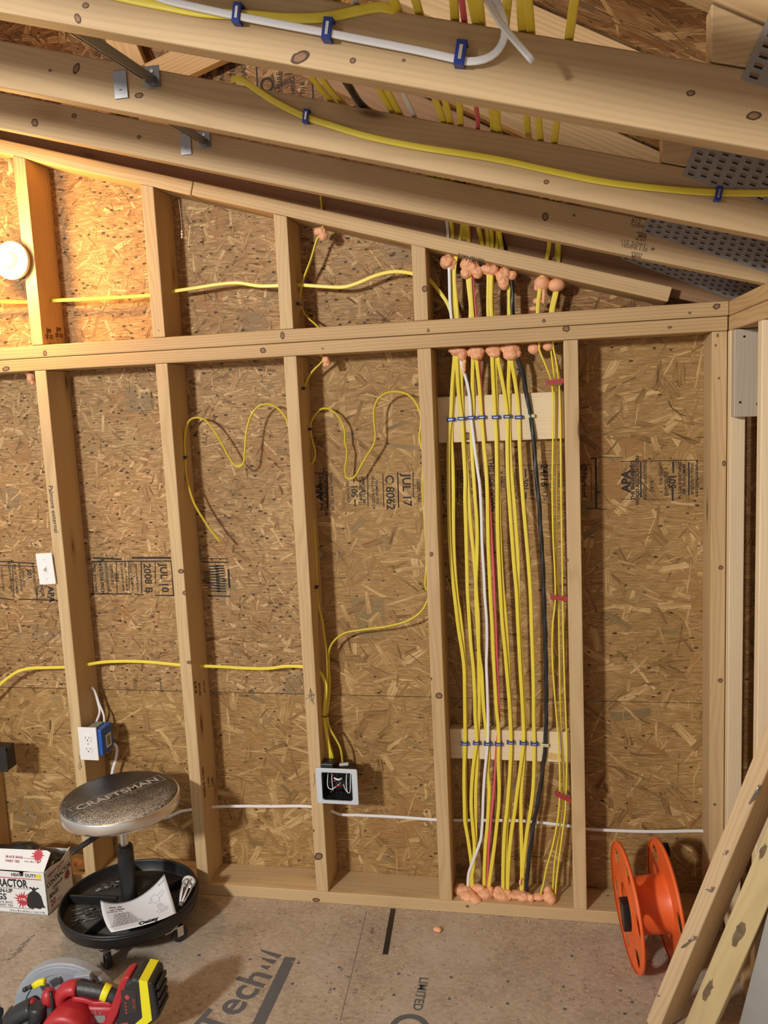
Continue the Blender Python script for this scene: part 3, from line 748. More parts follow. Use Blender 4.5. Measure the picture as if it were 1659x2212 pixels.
# stamps on the sloping plate and on the lamp-lit gable stud
rkp = [o for l, o in plates.items() if l.startswith('lower right length')][0]
board_text(rkp, [(frame(at(1018, 557, Y=-.0005), (-1, 0, .295), z=(0, -1, 0)), 'TESTED NO.2', .013, .0002), (frame(at(1021, 563, Y=-.0005), (-1, 0, .295), z=(0, -1, 0)), 'KD-HT S-P-F', .011, .0002)])
xg = -1.2205 + TH + .0005
def sg(px, py):
    p = at(px, py, X=xg); p.x = xg
    return frame(p, (0, 1, 0), z=(1, 0, 0))
board_text(gst[0], [(sg(106, 716), 'SPF', .020, .0003), (sg(107, 728), 'STUD', .018, .0003), (sg(127, 713), 'SPF', .020, .0003), (sg(128, 725), 'STUD', .018, .0003)])
for x0 in (101, 122):
    a, b = at(x0, 706, X=xg), at(x0 + 2, 736, X=xg)
    bm = BM(); sub = BM(); box(sub, (0, 0, 0), ((b - a).length, .0012, .0005)); take(bm, sub, frame((a + b) / 2, b - a, z=(1, 0, 0)))
    o = obj('stamp_line', bm, INK, gst[0]); o.matrix_local = gst[0].matrix_world.inverted()
# ------------------------------------------------------------------ cables
def ybay(py):
    """how far out from the sheathing the bundle hangs along its height"""
    K = [(740, .060), (770, .060), (850, .080), (905, .0835), (950, .082), (1100, .070), (1300, .066), (1500, .076), (1560, .0835), (1605, .0835), (1650, .082), (1760, .070), (1850, .058), (1930, .050)]
    for (a, ya), (b, yb) in zip(K, K[1:]):
        if py <= b:
            t = max(0, min(1, (py - a) / (b - a))); t = t*t*(3-2*t)
            return ya + (yb - ya) * t
    return .05
FW, FT = 0.0112, 0.0052
def lower(pts, dy=0.0): return [at(px, py, Y=ybay(py) + dy) for px, py in pts]

low = {}
low['a'] = [(981.6,769),(977,830),(973.5,903),(969.8,939),(969,1040),(969.8,1108.5),(972,1181),(977,1244),(983,1296.5),(990.6,1359.5),(997.9,1404.7),(1002.4,1441),(1003.7,1495),(1004.3,1549),(1004.8,1603),(1002.9,1646.6),(1002.5,1701),(1003.4,1746),(1004.3,1774),(1010.6,1810),(1017,1855.6),(1019,1875),(1020,1917)]
low['b'] = [(984,769),(980,830),(977,903),(975,939),(978,1000),(979.5,1063),(979.4,1126.6),(980.7,1190),(984.3,1253),(988.8,1298),(993,1323),(998.5,1368.5),(1002,1410),(1005,1441),(1006,1495),(1006.5,1549),(1006.5,1603),(1005,1646),(1005,1701),(1006,1746),(1008,1790),(1014,1830),(1018,1860),(1022,1917)]
low['c'] = [(986,771),(988,812),(991.5,857.5),(997.5,902.7),(999.7,939),(1003,993),(1005,1040),(1004.5,1072),(1006.5,1144.7),(1008.4,1217),(1009.8,1275),(1013.2,1332),(1017.4,1395.6),(1022.3,1440.8),(1025.4,1504),(1026.4,1547),(1029.6,1592),(1029.6,1603),(1023.3,1646.6),(1018.8,1701),(1018.2,1746),(1022,1793),(1025,1828.5),(1023,1865),(1018.8,1892),(1011.5,1917)]
low['d'] = [(996,776),(997,830),(998.8,884.7),(1001,920),(1005,980),(1009.6,1027),(1012.3,1072),(1017.8,1144.7),(1023.2,1199),(1027.7,1253),(1030.2,1295),(1033,1332),(1034,1404.7),(1035,1477),(1034.5,1545),(1032.3,1583),(1030.5,1605),(1030.5,1646.6),(1027.8,1701),(1027.3,1773),(1027.6,1812),(1027,1837.5),(1022.4,1873.7),(1018.8,1901),(1018.2,1919)]
low['w'] = [(992,760),(997,785),(1002.4,805),(1009.6,830.4),(1015,866.6),(1017.4,902.7),(1019.6,920.8),(1025,966),(1030.8,1009),(1035.9,1045),(1039.5,1108.5),(1041.3,1171.8),(1044.9,1235),(1047.5,1290),(1051.2,1341),(1051.8,1395.6),(1050.7,1431.8),(1052.5,1486),(1054,1547),(1053.7,1601),(1051.3,1628.5),(1046.8,1673.7),(1044,1719),(1041.8,1780),(1037.8,1816),(1030.5,1837.5),(1020,1865),(1012.4,1886),(1010.6,1914)]
low['e'] = [(1021.4,776),(1020.5,830),(1022.3,884.7),(1018.5,930),(1019.5,975),(1024,1040),(1026,1072),(1029.5,1117.5),(1030.8,1160),(1030,1210),(1028,1269),(1031,1345),(1035,1410),(1040.4,1449.9),(1042,1477),(1045,1530),(1048.6,1565),(1053,1600),(1055.8,1628.5),(1053,1664.7),(1056.7,1701),(1055,1746),(1052,1790),(1048.6,1828.5),(1045.9,1892),(1045.9,1921)]
low['f'] = [(1029.5,778),(1035.8,839.5),(1040.4,902.7),(1044.9,957),(1050,1012),(1052.5,1063),(1053.6,1126.6),(1054.8,1180.8),(1057.5,1244),(1059.5,1290),(1063,1350),(1065.7,1413.7),(1069.3,1477),(1072.5,1530),(1076.6,1574),(1077.5,1603),(1076.6,1646.6),(1078.4,1701),(1077,1743),(1073,1783),(1066.7,1837.5),(1060.4,1882.7),(1056,1921)]
low['r'] = [(1035,778),(1037.7,812),(1042,880),(1046,950),(1052,1020),(1057.5,1081),(1061,1144.7),(1063.9,1199),(1067,1253),(1068.2,1290),(1070.2,1332),(1072.9,1404.7),(1074.7,1459),(1076.9,1504),(1078.2,1545),(1076,1580),(1072,1619.5),(1070,1655.6),(1066.3,1715),(1061,1768),(1055.8,1828.5),(1054,1873.7),(1052.2,1924)]
low['g'] = [(1063,772.6),(1065.7,830.4),(1069.3,899),(1072,948),(1073.8,1045),(1074.7,1126.6),(1077,1199),(1080,1262),(1082,1296.6),(1084.7,1341),(1090,1395.6),(1095.5,1459),(1100,1513),(1102,1550),(1103.7,1601),(1102,1655.6),(1098.3,1710),(1094.5,1755),(1091,1783),(1087.5,1846.6),(1086.6,1922)]
low['h'] = [(1069,772.6),(1070.5,830),(1073,899),(1075,960),(1077,1045),(1079,1126),(1082,1199),(1085.5,1262),(1088,1290),(1091.9,1332),(1096,1395),(1099,1459),(1102,1513),(1104,1550),(1105.5,1601),(1104,1655.6),(1101,1710),(1097,1765),(1094.7,1783),(1092.5,1846.6),(1091.5,1922)]
low['i'] = [(1075.6,776),(1082.9,812),(1091,857.5),(1095.5,899),(1095.5,957),(1097,1025),(1101,1090),(1105.5,1153.7),(1110.9,1226),(1115.5,1277),(1119,1350),(1123.5,1440),(1128,1513),(1130,1550),(1130.9,1603),(1124.6,1655.6),(1117.3,1710),(1111,1760),(1105.6,1792),(1100,1846.6),(1096.5,1921)]
low['j'] = [(1100,780),(1098.2,830),(1099,875.6),(1099.5,910),(1101,957),(1105,1025),(1110.9,1090),(1116.3,1162.7),(1119,1208),(1119.5,1270),(1122,1350),(1126.5,1440.8),(1131,1513),(1133,1550),(1132.5,1603),(1130.5,1650),(1126.4,1701),(1125.5,1755),(1126.4,1812),(1127.3,1873.7),(1126,1924)]
low['k'] = [(1105.5,781.6),(1113.6,830.4),(1118,866.6),(1120.8,901),(1122.3,957),(1126,1030),(1129.9,1081),(1136.2,1153.7),(1141.6,1217),(1146.3,1290),(1148,1350),(1150.7,1422.8),(1152.5,1495),(1152.6,1550),(1154,1603),(1153.5,1655.6),(1151.7,1701),(1146.5,1748),(1138,1800),(1131.8,1855.6),(1129,1882.7),(1128,1924)]
low['x'] = [(1116,760),(1120,780),(1128,803.3),(1137,848.5),(1146.1,897.3),(1151.6,939),(1156,993),(1158.5,1030),(1163.3,1072),(1167.9,1144.7),(1172.4,1217),(1175,1288),(1177.8,1368.5),(1179.6,1440.8),(1179.8,1546),(1177.9,1606.8),(1173.4,1655.6),(1164.3,1719),(1154,1773),(1146.3,1828.5),(1140.8,1873.7),(1137.2,1926)]
low['p'] = [(1165,754.5),(1176.9,785),(1190.4,821.4),(1194.6,857.5),(1194.6,939),(1193,1047),(1195,1162.7),(1198.6,1235),(1199.3,1297),(1194,1350),(1193,1413.7),(1198.6,1504),(1202.5,1552),(1206.8,1610),(1209.5,1682.7),(1208.6,1728),(1204,1774),(1193.3,1828.5),(1180.6,1873.7),(1173.4,1909.9),(1168,1929.7)]
low['q'] = [(1190.4,756),(1196.8,812),(1200.4,857.5),(1200.8,939),(1201.3,1047),(1202.2,1162.7),(1205.5,1271),(1206.7,1305),(1207.6,1377.5),(1209.4,1477),(1210.6,1547),(1214,1610),(1217.7,1682.7),(1215,1737),(1208.6,1792),(1201.4,1837.5),(1196.9,1873.7),(1194.2,1924)]
low['s'] = [(1195,750.8),(1202.2,785),(1207.6,830.4),(1209.8,875.6),(1211.2,957),(1212,1065),(1214,1199),(1215.4,1290),(1217.6,1404.7),(1220.3,1495),(1222.3,1547),(1224.4,1610),(1223.6,1682.7),(1221.5,1745),(1217.5,1780),(1212.3,1819.5),(1204,1882.7),(1199.6,1933.4)]
# upper part: two points between the top plate and the sloping plate, one above it, then over the trusses
B2, B1 = -0.850, -1.310
up = {'b': [(981.4,687),(977,583),(977,500),(847,241)], 'c': [(988,687),(981.4,583),(998,490),(864,245.6)], 'w': [(975,687),(970,579),(966,485),(895,251.7)],
      'd': [(1016,685),(1010,600),(1002,500),(958.6,265)], 'e': [(1018,685),(1013,600),(1007,500),(973.7,266.7)], 'f': [(1021,684),(1015,600),(1011,500),(994.8,271)],
      'r': [(1028,684),(1020.4,598),(1015,500),(1032.5,277)], 'g': [(1055,682),(1055,592),(1053,510),(1065.6,282)], 'h': [(1058,682),(1057,592),(1040,520),(716.5,218.5)],
      'i': [(1062,682),(1061,592),(1062.8,515),(736,218.5)], 'j': [(1066,682),(1064,592),(1075,520),(1077.7,286)], 'k': [(1099.7,679),(1099.7,629),(1084,535),(1072,284)],
      'x': [(1107.2,677.6),(1105,606),(1086,523),(787,230.6)], 'p': [(1161.5,673),(1166,626),(1185,540),(1141,289)], 'q': [(1190,673),(1199,629),(1203,545),(1168,303)], 's': [(1194,673),(1203,629),(1207,545),(1198,309)]}
b1 = {'e': (907, 33), 'f': (982.8, 46.7), 'r': (1003.8, 49.7), 'g': (1040, 54), 'k': (1091, 58), 'p': (1129, 72), 'q': (1147, 74), 's': (1228.4, 89)}
CL = {'a': 'yellow flat cable crossing the gable studs sideways, then falling down the bundle\'s left edge',
 'b': 'yellow cable half hidden behind the outermost left one of the bundle', 'c': 'yellow cable under the second blue staple from the left, front one', 'd': 'yellow cable behind the second staple, splitting off to its right lower down',
 'w': 'white cable running down the middle left of the bundle', 'e': 'yellow cable hidden partly behind the white one', 'f': 'yellow cable in front of the red one', 'r': 'pinkish red round cable in the bundle',
 'g': 'yellow cable under the fifth blue staple from the left, front one', 'h': 'yellow cable tucked behind the one under the fifth blue staple', 'i': 'yellow cable under the sixth blue staple, slanting in from the left above it', 'j': 'yellow cable under the sixth blue staple, coming down on the right above it',
 'k': 'yellow cable under the seventh blue staple, next to the black cable', 'x': 'thick black twisted cable in the bundle', 'p': 'yellow edge-on cable in the red clips, the left one of three', 'q': 'yellow edge-on cable in the red clips, the middle one of three', 's': 'yellow edge-on cable in the red clips, nearest the stud'}
dyl = {'a': -.001, 'b': .005, 'c': -.002, 'd': .004, 'w': -.005, 'e': .004, 'f': -.003, 'r': .004, 'g': -.003, 'h': .004, 'i': -.003, 'j': .003, 'k': 0, 'x': -.002, 'p': -.012, 'q': .006, 's': -.004}
# the cable that comes along the gable from the left
horiz = [at(px, py, Y=.066) for px, py in ((-60,655),(0,652),(57.4,652.7),(116.5,649.4),(168.8,647),(253,642.6),(322,638),(369.6,630),(422,622),(472.6,614),(513,611),(560,617.7),(599.8,617),(641,615.4),(695,618.7),(742,620),(769,612.7),(809.8,595.8),(840,588),(863.8,586.7),(889,590.7),(924,601.7),(950,631),(967.3,657),(977,687))]
for k in low:
    edge = k in 'pqs'
    lo_ = lower(low[k], dyl[k])
    # end inside the bottom plate, run through the double top plate
    end = lo_[-1].copy(); end.z = 0.02
    start = lo_[0].copy(); start.z = HT - 0.012
    pts, nr = [], []
    n0 = (1, 0, 0) if edge else (0, -1, 0)
    if k == 'a':
        pts += horiz; nr += [(0, -1, 0)] * len(horiz)
    else:
        u = up[k]
        z1 = rake_low(0)
        yy = .058 + dyl[k]
        A1, A2 = at(*u[0], Y=yy), at(*u[1], Y=yy)
        A3 = at(*u[2], Y=yy - 0.02)
        P2 = at(*u[3], Y=B2)
        P1 = at(*b1[k], Y=B1) if k in b1 else P2 + (P2 - Vector((A3.x, -0.38, P2.z))) * 0.0 + Vector((0, B1 - B2, 0.0))
        if k not in b1: P1.z = bz(P1.x) + .0875 + .004
        P2.z = max(P2.z, bz(P2.x) + .0875 + .004); P1.z = max(P1.z, bz(P1.x) + .0875 + .004)
        P0 = P1 + (P1 - P2) * 0.9; P0.z = bz(P0.x) + .0875 + .006
        x3 = P2.x * 0.35 + A3.x * 0.65
        P3 = Vector((x3, -.378, bz(x3) + .0875 + .005))
        P3b = Vector((A3.x * .85 + x3 * .15, -.19, max(bz(A3.x) + .0875 + .0, A3.z + .02)))
        roof = [P0, P1, (P1 + P2) / 2 + Vector((0, 0, .002)), P2, (P2 + P3) / 2 + Vector((0, 0, -.002)), P3, P3b]
        pts += roof; nr += [(0, 0, -1)] * len(roof)
        pts += [A3]; nr += [(0, -1, 0)]
        pts += [A2, A1]; nr += [(0, -1, 0)] * 2
    pts += [start]; nr += [n0]
    pts += lo_; nr += [n0] * len(lo_)
    pts += [end]; nr += [n0]
    bm = BM()
    if k == 'x':
        sweep(bm, pts, [(math.cos(a) * (.0062 + .0008 * math.cos(3 * a)), math.sin(a) * (.0062 + .0008 * math.cos(3 * a))) for a in [2 * math.pi * i / 15 for i in range(15)]], (0.02, -1, 0.3), twist=22)
        m = BLK
    elif k == 'r':
        sweep(bm, pts, prof_flat(.0078, .0066), (0.02, -1, 0.25)); m = RED
    elif k == 'w':
        sweep(bm, pts, prof_flat(.0088, .0048), nr); m = WHT
    else:
        sweep(bm, pts, prof_flat(FW, FT), nr); m = YEL
    tag(obj('electrical_cable', bm, m), CL[k], 'cable', 'cables of the bundle')

def cable(pts, label, m=YEL, wd=FW, tk=FT, nref=(0, -1, 0), group='loose cables', step=.012, name='electrical_cable'):
    bm = BM(); sweep(bm, pts, prof_flat(wd, tk), nref, step=step)
    return tag(obj(name, bm, m), label, 'cable', group)
EDGE = 'edge'
def yline(pts, ys):
    out = []
    for i, (px, py) in enumerate(pts):
        t = i / (len(pts) - 1) * (len(ys) - 1); a = min(int(t), len(ys) - 2)
        out.append(at(px, py, Y=ys[a] + (ys[a+1] - ys[a]) * (t - a)))
    return out
# long looping cable: loose end, loops through two bays, down to the junction box
P = [(477,1171),(459.7,1151),(438.8,1120.7),(420,1088),(408.5,1054),(401.8,1022),(400,987.8),(399,946),(402.8,921),(410.4,907),(423.7,902),(438.8,905),(452,915.7),(465.4,934.6),(478.7,957.4),(493.9,986),(505.3,1003),(514.8,1009),(525,1003),(529,978),(531.9,940),(536.6,915.7),(544,895),(556.5,879.6),(571.7,873),(587,875),(604,885),(619,906),(624.9,925)]
ysP = [.045, .050, .072, .078, .076, .062, .052, .045, .05, .062, .07]
Lp = [(671.5,1002),(677,996),(680,989),(680.5,975),(675.3,954),(671,933),(671.5,913.6),(680,896),(693.7,883.7),(707,882.4),(722.6,890.5),(738,909.8),(744.8,929),(745.7,956),(750,973.4),(748,998.5),(745.7,1017.8),(749.6,1032),(756.4,1035),(767,1029),(780.5,1006),(794,983),(809.4,956),(811.3,936.8),(808.4,909.8),(809.4,879),(819,859.6),(834.5,849),(857.6,846),(880.8,852),(898,869),(907.8,892.4),(909.3,913.6),(906.2,944.5),(909.7,962),(913.6,981)]
ysL = [.085, .100, .108, .098, .088, .08, .075, .07, .06, .055, .05, .05]
V = [(927.4,1280.6),(923.6,1298),(910,1321),(883,1340),(842.5,1352),(775,1361.6),(746,1367.4),(723,1383),(711.4,1404),(710.4,1437),(712.3,1477),(711,1500),(709.3,1520),(706.6,1544.7),(712,1571.8),(724.7,1595),(735.5,1617),(741.8,1668)]
ysV = [.05, .055, .06, .07, .08, .075, .07, .065, .06]
pl = yline(P, ysP)
ll = yline(Lp, ysL)
vl = yline(V, ysV)
# behind the stud: stapled down its left side
mid = [Vector((-.0105, .06, 1.33)), Vector((-.0075, .062, 1.22)), Vector((-.0075, .06, 1.10)), Vector((-.012, .055, 1.03))]
thru = [Vector((XS[3] + .01, .078, (pl[-1].z + ll[0].z) / 2 + .01))]
bm = BM(); sweep(bm, pl + thru + ll + mid + vl, prof_flat(FT * 1.25, FW * 0.8), (0, -1, 0), step=.01)
tag(obj('electrical_cable', bm, YEL), 'long yellow cable making wavy loops in two bays, its cut end hanging loose', 'cable', 'loose cables')
# cable from the gable truss through the plates and down beside the junction-box stud
up_ = [at(690, 380, Y=.02), at(693.6, 426, Y=.035), at(695.6, 453, Y=.04), at(697, 500, Y=.05), at(686, 516, Y=.055), at(672, 560, Y=.062), at(655, 606, Y=.074), at(649, 630, Y=.085), at(647.5, 656, Y=.092), at(652, 668, Y=.092), at(664, 685, Y=.085), at(684, 703, Y=.066), at(697, 722, Y=.055)]
dn = [(700,772),(696.5,780.5),(674,803.7),(659.8,830.7),(658,859.6),(662,894),(664.7,933),(667.6,981),(671.5,1048.6),(673.8,1089.6),(679.5,1147.5),(682.8,1205),(684.8,1267),(688,1307.6),(696,1340),(701.7,1381),(706,1417.6),(707.5,1477),(707,1508.5),(703.9,1544.7),(705.5,1565),(709.3,1599),(717.4,1628),(724.7,1668)]
bm = BM(); sweep(bm, up_ + [Vector((-.362, .05, 1.78))] + yline(dn, [.055, .07, .08, .085, .088, .088, .085, .082, .078, .07, .065, .06, .055, .05]), prof_flat(FT * 1.15, FW * .95), (0, -1, 0))
tag(obj('electrical_cable', bm, YEL), 'yellow cable dropping beside the junction-box stud from the roof', 'cable', 'loose cables')
# low horizontal cable
H = [(-40,1520),(-12,1492),(0,1478.6),(17.4,1464),(37.6,1451),(63.7,1444),(98,1442.5),(141.8,1441),(186.6,1435.8),(217,1431),(260,1428.6),(318,1430),(390.6,1436.7),(437,1438.7),(480,1440.4),(530,1443.5),(580,1444),(616,1439.5),(656,1440.7),(678,1446),(691,1452),(699,1465),(704,1480),(703.5,1501),(700,1541),(702.5,1570),(708,1600),(712,1625),(714,1668)]
cable([at(px, py, Y=.066 if i < 19 else .066 - .0006 * i) for i, (px, py) in enumerate(H)], 'yellow cable running level through four studs at knee height to the junction box', nref=(0, -1, 0), wd=.0105)
# white cable from the outlet box along the wall to the corner
N = [(231,1600),(236,1606),(247,1607.5),(252.5,1616),(250,1640),(243,1664),(240,1700),(250,1740),(290,1765),(330,1770),(360,1766),(390.6,1753),(415,1749),(460,1743),(520,1741.5),(580,1741.8),(674,1742.7),(713.8,1750.8),(733.7,1759),(779,1761),(860,1765),(947,1771),(977,1771.7),(1050,1772),(1122.7,1773),(1159,1776),(1213,1782),(1227.6,1784),(1262.6,1790),(1324.6,1794),(1415,1796.5),(1513,1795),(1535,1796)]
ysN = [.085] * 7 + [.08, .08, .08, .075] + [.07] * 6 + [.085, .10, .105] + [.108] * 13
cable([at(px, py, Y=y) for (px, py), y in zip(N, ysN)], 'white cable from the outlet box running level through the studs to the corner', WHT, wd=.0098, tk=.0048)
for pts, lb in (([(196,1484),(201,1487),(211,1516),(215,1539.4),(208,1559.6),(204,1580)], 'white cable entering the outlet box top, on the left'), ([(197,1487),(202.5,1490),(215,1522),(224,1545),(225,1562.5),(224,1580)], 'white cable entering the outlet box top, on the right')):
    cable(yline(pts, [.075, .08, .085, .08, .075, .07]), lb, WHT, wd=.0075, tk=.0048, step=.006)
# white cable on the nearest truss
wc = [(300,-22),(358.6,0),(422,15),(520.6,36),(641,58.8),(713,72),(791.8,87.4),(900,108.5),(988.8,128),(1012.9,132.6),(1046,128),(1070,114.5),(1085,93.4),(1091,69),(1088,42),(1079,18),(1070,0),(1062,-20)]
cable(yline(wc, [-1.3385] * 9 + [-1.339, -1.345, -1.36, -1.37, -1.37, -1.365]), 'white cable stapled along the nearest truss, curling upward at its right', WHT, wd=.0098, tk=.0046, step=.008)
cable([at(px, py, Y=y) for (px, py), y in zip([(1030,-30),(1042,-10),(1052,0),(1067,27),(1088,58.8),(1112,87),(1133.5,111.5),(1151.5,132.6)], [-1.35, -1.36, -1.365, -1.38, -1.39, -1.39, -1.385, -1.38])], 'short white cable end hanging loose in front of the nearest truss', WHT, wd=.0085, tk=.0060, step=.006)
# yellow cable behind it
cable(yline([(230,-14),(292,0),(361.7,13.6),(437,27),(529.6,32.5),(611,39),(701,37.7),(776.7,22.6),(822,15),(858,22.6),(870,30)], [-1.3308] * 8 + [-1.330, -1.325, -1.30]), 'yellow cable on the nearest truss, above the white one', YEL, wd=.0125, tk=.005, step=.01)
# yellow cable on the middle truss
cable(yline([(500,168),(508,171),(522,173),(544.7,187),(574.8,208),(611,229),(662,253),(716.5,271),(791.8,294),(900,316.5),(1005,332.5),(1080,345),(1205,372.5),(1305,392.5),(1430,407.5),(1545,416),(1600,417),(1659,417),(1720,415)], [-.860, -.872] + [-.8735] * 14), 'yellow cable stapled along the middle truss, cut end at its left', YEL, wd=.0115, tk=.005, step=.01)
# ------------------------------------------------------------------ cable staples, clips, foam
def staple(M, label, m=BLUE, s=1.0, group='blue cable staples on the backing boards', crown=STEEL):
    bm = BM()
    box(bm, (0, 0, .0110), (.0215, .0098, .0032), bev=.0008)
    for x in (-.0092, .0092): box(bm, (x, 0, .0045), (.0032, .0098, .0125), bev=.0006)
    o = obj('cable_staple', bm, m, M=M @ Matrix.Scale(s, 4)); tag(o, label, 'staple', group)
    bm = BM(); box(bm, (0, -.0003, .0129), (.0125, .0034, .0009), bev=.0003)
    obj('staple_crown', bm, crown, o)
    return o
up_row = [(974,906), (997,904), (1018,902), (1041,901), (1071,901), (1096,899.5), (1120.5,901), (1147,898.5)]
lo_row = [(1004.3,1604), (1030,1603), (1053.5,1604.5), (1077,1605), (1103,1601.5), (1130.5,1603), (1154,1604.5), (1177,1607)]
names = ['the outermost left cable', 'the second cable group from the left', 'the white cable', 'the yellow cable hiding the red one', 'the fifth cable group', 'the sixth cable group', 'the cable left of the black one']
for row, where, slope in ((up_row, 'upper', .03), (lo_row, 'lower', 0)):
    for i, (px, py) in enumerate(row):
        p = at(px, py, Y=.0885 - (.004 if i in (2,) else 0))
        M = frame(p, (1, 0, slope + random.uniform(-.02, .02)), z=(0, -1, 0))
        if i < 7: staple(M, 'blue staple over %s on the %s backing board' % (names[i], where), s=1.05)
        else: staple(M, 'pale greenish staple holding the black cable on the %s backing board' % where, CLEAR, 1.0, 'pale staples on the black cable')
# staples on stud sides (cable runs up the stud)
for (i, px, py, lb) in ((3, 647.5, 656, 'dark staple on the short gable stud'), (3, 657.5, 839, 'dark staple near the top of the junction-box stud'), (3, 671, 927, 'dark staple on the looping cable beside the junction-box stud'), (2, 402, 988, 'dark staple holding the loose cable end on its stud'), (3, 685, 1268, 'dark staple halfway down the junction-box stud')):
    x = XS[i] + TH
    p = at(px, py, X=x + .006); p.x = x
    staple(frame(p, (0, 1, 0), z=(1, 0, 0)), lb, NAVY, .8, 'dark staples on the stud sides')
p = at(910, 988, X=XS[4] - .006); p.x = XS[4]; p.y = .062
staple(frame(p, (0, 1, 0), z=(-1, 0, 0)), 'dark blue staple peeking out left of the bundle\'s left stud', NAVY, .9, 'dark staples on the stud sides')
# staples on the trusses
for (px, py, Y, s, lb) in ((518, 35, -1.328, 1.15, 'blue staple on the nearest truss, the left one of three'), (712, 70, -1.328, 1.25, 'blue staple on the nearest truss, the middle one of three'), (997, 122, -1.328, 1.35, 'blue staple on the nearest truss, at the white curl'), (664, 254, -.868, 1.1, 'blue staple on the middle truss, near the cut cable end'), (1550, 421, -.868, 1.1, 'blue staple on the middle truss, at the right connector plate')):
    p = at(px, py, Y=Y - .001); p.y = Y
    staple(frame(p, (.2, 0, 1), z=(0, -1, 0)), lb, BLUE, s, 'blue staples on the trusses')
# cable tie on the three cables above the junction box
bm = BM(); p = at(703.5, 1546, Y=.056)
lathe(bm, [(.0095, -.0012), (.0108, -.0012), (.0108, .0012), (.0095, .0012), (.0095, -.0012)], seg=24)
box(bm, (.003, -.0105, 0), (.004, .004, .0035), bev=.0006)
tag(obj('zip_tie', bm, BPLAS, M=T(*p)), 'thin dark zip tie gathering three cables above the junction box', 'zip tie')

# red stacking clips on the stud right of the bundle
for (px, py, tilt, lb) in ((1197, 823, .10, 'red cable clip highest of three on the right stud'), (1204, 1294, -.12, 'red cable clip in the middle of the right stud'), (1213, 1729, -.45, 'red cable clip lowest of three, sagging, on the right stud')):
    p = at(px, py, Y=.045); p.x = XS[5] - .001
    M = frame(p, (-1, 0, -tilt), z=(0, -1, 0))
    bm = BM()
    box(bm, (.024, 0, 0), (.050, .0135, .0022), bev=.0005)
    box(bm, (.0485, 0, -.011), (.002, .0135, .022), bev=.0005)
    for x in (.013, .027, .041): box(bm, (x, 0, -.008), (.0015, .013, .015), bev=.0003)
    box(bm, (.001, 0, -.012), (.002, .016, .026), bev=.0005)
    for x in (.012, .022): cyl(bm, (x, .002, .0012), .0016, .001, seg=10)
    tag(obj('cable_clip', bm, CLIPRED, M=M), lb, 'clip', 'red cable clips')

def foam(blobs, label, name='foam_blob', m=FOAM, seed=0, rough=.18, group='expanding foam seals'):
    """lumpy expanding foam: overlapping swollen lumps fused by a voxel remesh"""
    bm = BM()
    c0 = Vector(blobs[0][0])
    for c, r, sc in blobs: ball(bm, Vector(c) - c0, r, sub_=3, sc=sc)
    o = obj(name, bm, m, M=T(*c0))
    md = o.modifiers.new('fuse', 'REMESH'); md.mode = 'VOXEL'; md.voxel_size = .0016; md.use_smooth_shade = True
    # surface lumps
    tx = bpy.data.textures.new('lumps', 'CLOUDS'); tx.noise_scale = .016; tx.noise_depth = 2
    d = o.modifiers.new('lumps', 'DISPLACE'); d.texture = tx; d.strength = rough * .045; d.mid_level = .5; d.texture_coords = 'GLOBAL'
    tag(o, label, 'foam', group)
    return o
def fb(px, py, Y, rpx, sx=1, sy=1, sz=1):
    p = at(px, py, Y=Y); return (p, rpx * .00158, (sx, sy, sz))
# under the double top plate
foam([fb(990,759,.06,14,1.15,1,.7), fb(978,757,.06,8,1.2,1,.7), fb(998,768,.055,10,.9,.9,1.1), fb(1003,785,.052,4.5,.8,.8,2.2), fb(1002.5,798,.055,3.5,.8,.8,2.0)], 'orange foam with a long drip, under the top plate around the left cables')
foam([fb(1029,758,.06,13,1.2,1,.75), fb(1031,768,.056,11,1.1,.9,.8), fb(1014,763,.06,5)], 'rounded orange foam under the top plate, over the red cable', seed=1)
foam([fb(1066,756,.06,13,1.15,1,.75), fb(1068,765,.056,10,1.2,.9,.7)], 'orange foam under the top plate, third from the left')
foam([fb(1104,755,.06,16,1.1,1,.8), fb(1104,766,.055,13,1.15,.9,.85), fb(1087,752,.06,6), fb(1118,764,.055,7)], 'largest orange foam lump under the top plate, at the black cable')
foam([fb(1153,753,.058,11,1,1,.95), fb(1163,747,.062,6)], 'smooth pinkish foam ball under the top plate, left of a pair', rough=.03)
foam([fb(1184,748,.058,10,1,1,.85)], 'smooth pinkish foam ball under the top plate, right of a pair', rough=.03)
foam([fb(705,778,.05,8,1,1,1.1), fb(707,786,.05,6), fb(702,789,.05,4)], 'small orange foam tuft under the top plate, by the junction-box stud')
foam([fb(68,816,.05,9,1,1,1.2), fb(62,806,.06,7), fb(72,826,.05,5)], 'pink foam lump under the top plate, at the left switch stud')
# under the sloping plate
foam([fb(967,566,.058,14,1.05,1,.9), fb(980,568,.055,6), fb(976,578,.055,5)], 'orange foam lump under the sloping plate, at the white cable')
foam([fb(1012,570,.058,15,1.05,1,.9), fb(1008,590,.055,11), fb(1032,588,.056,11), fb(1022,578,.056,12)], 'big lumpy orange foam under the sloping plate, left part of the long run')
foam([fb(1060,583,.056,12,1.25,1,.8), fb(1048,582,.056,9), fb(1074,590,.056,5)], 'lumpy orange foam under the sloping plate, right part of the long run')
foam([fb(1090,592,.056,13,1,1,.9), fb(1106,594,.056,9), fb(1088,610,.05,11,.95,.95,1.2), fb(1084,598,.05,11)], 'orange foam drooping beside the black cable under the sloping plate')
foam([fb(1171,612,.056,14,1,1,1), fb(1160,622,.056,6), fb(1175,633,.05,4,.8,.8,2.6), fb(1174,645,.05,4,.8,.8,2.5)], 'glossy foam ball with a dangling drip under the sloping plate', rough=.04)
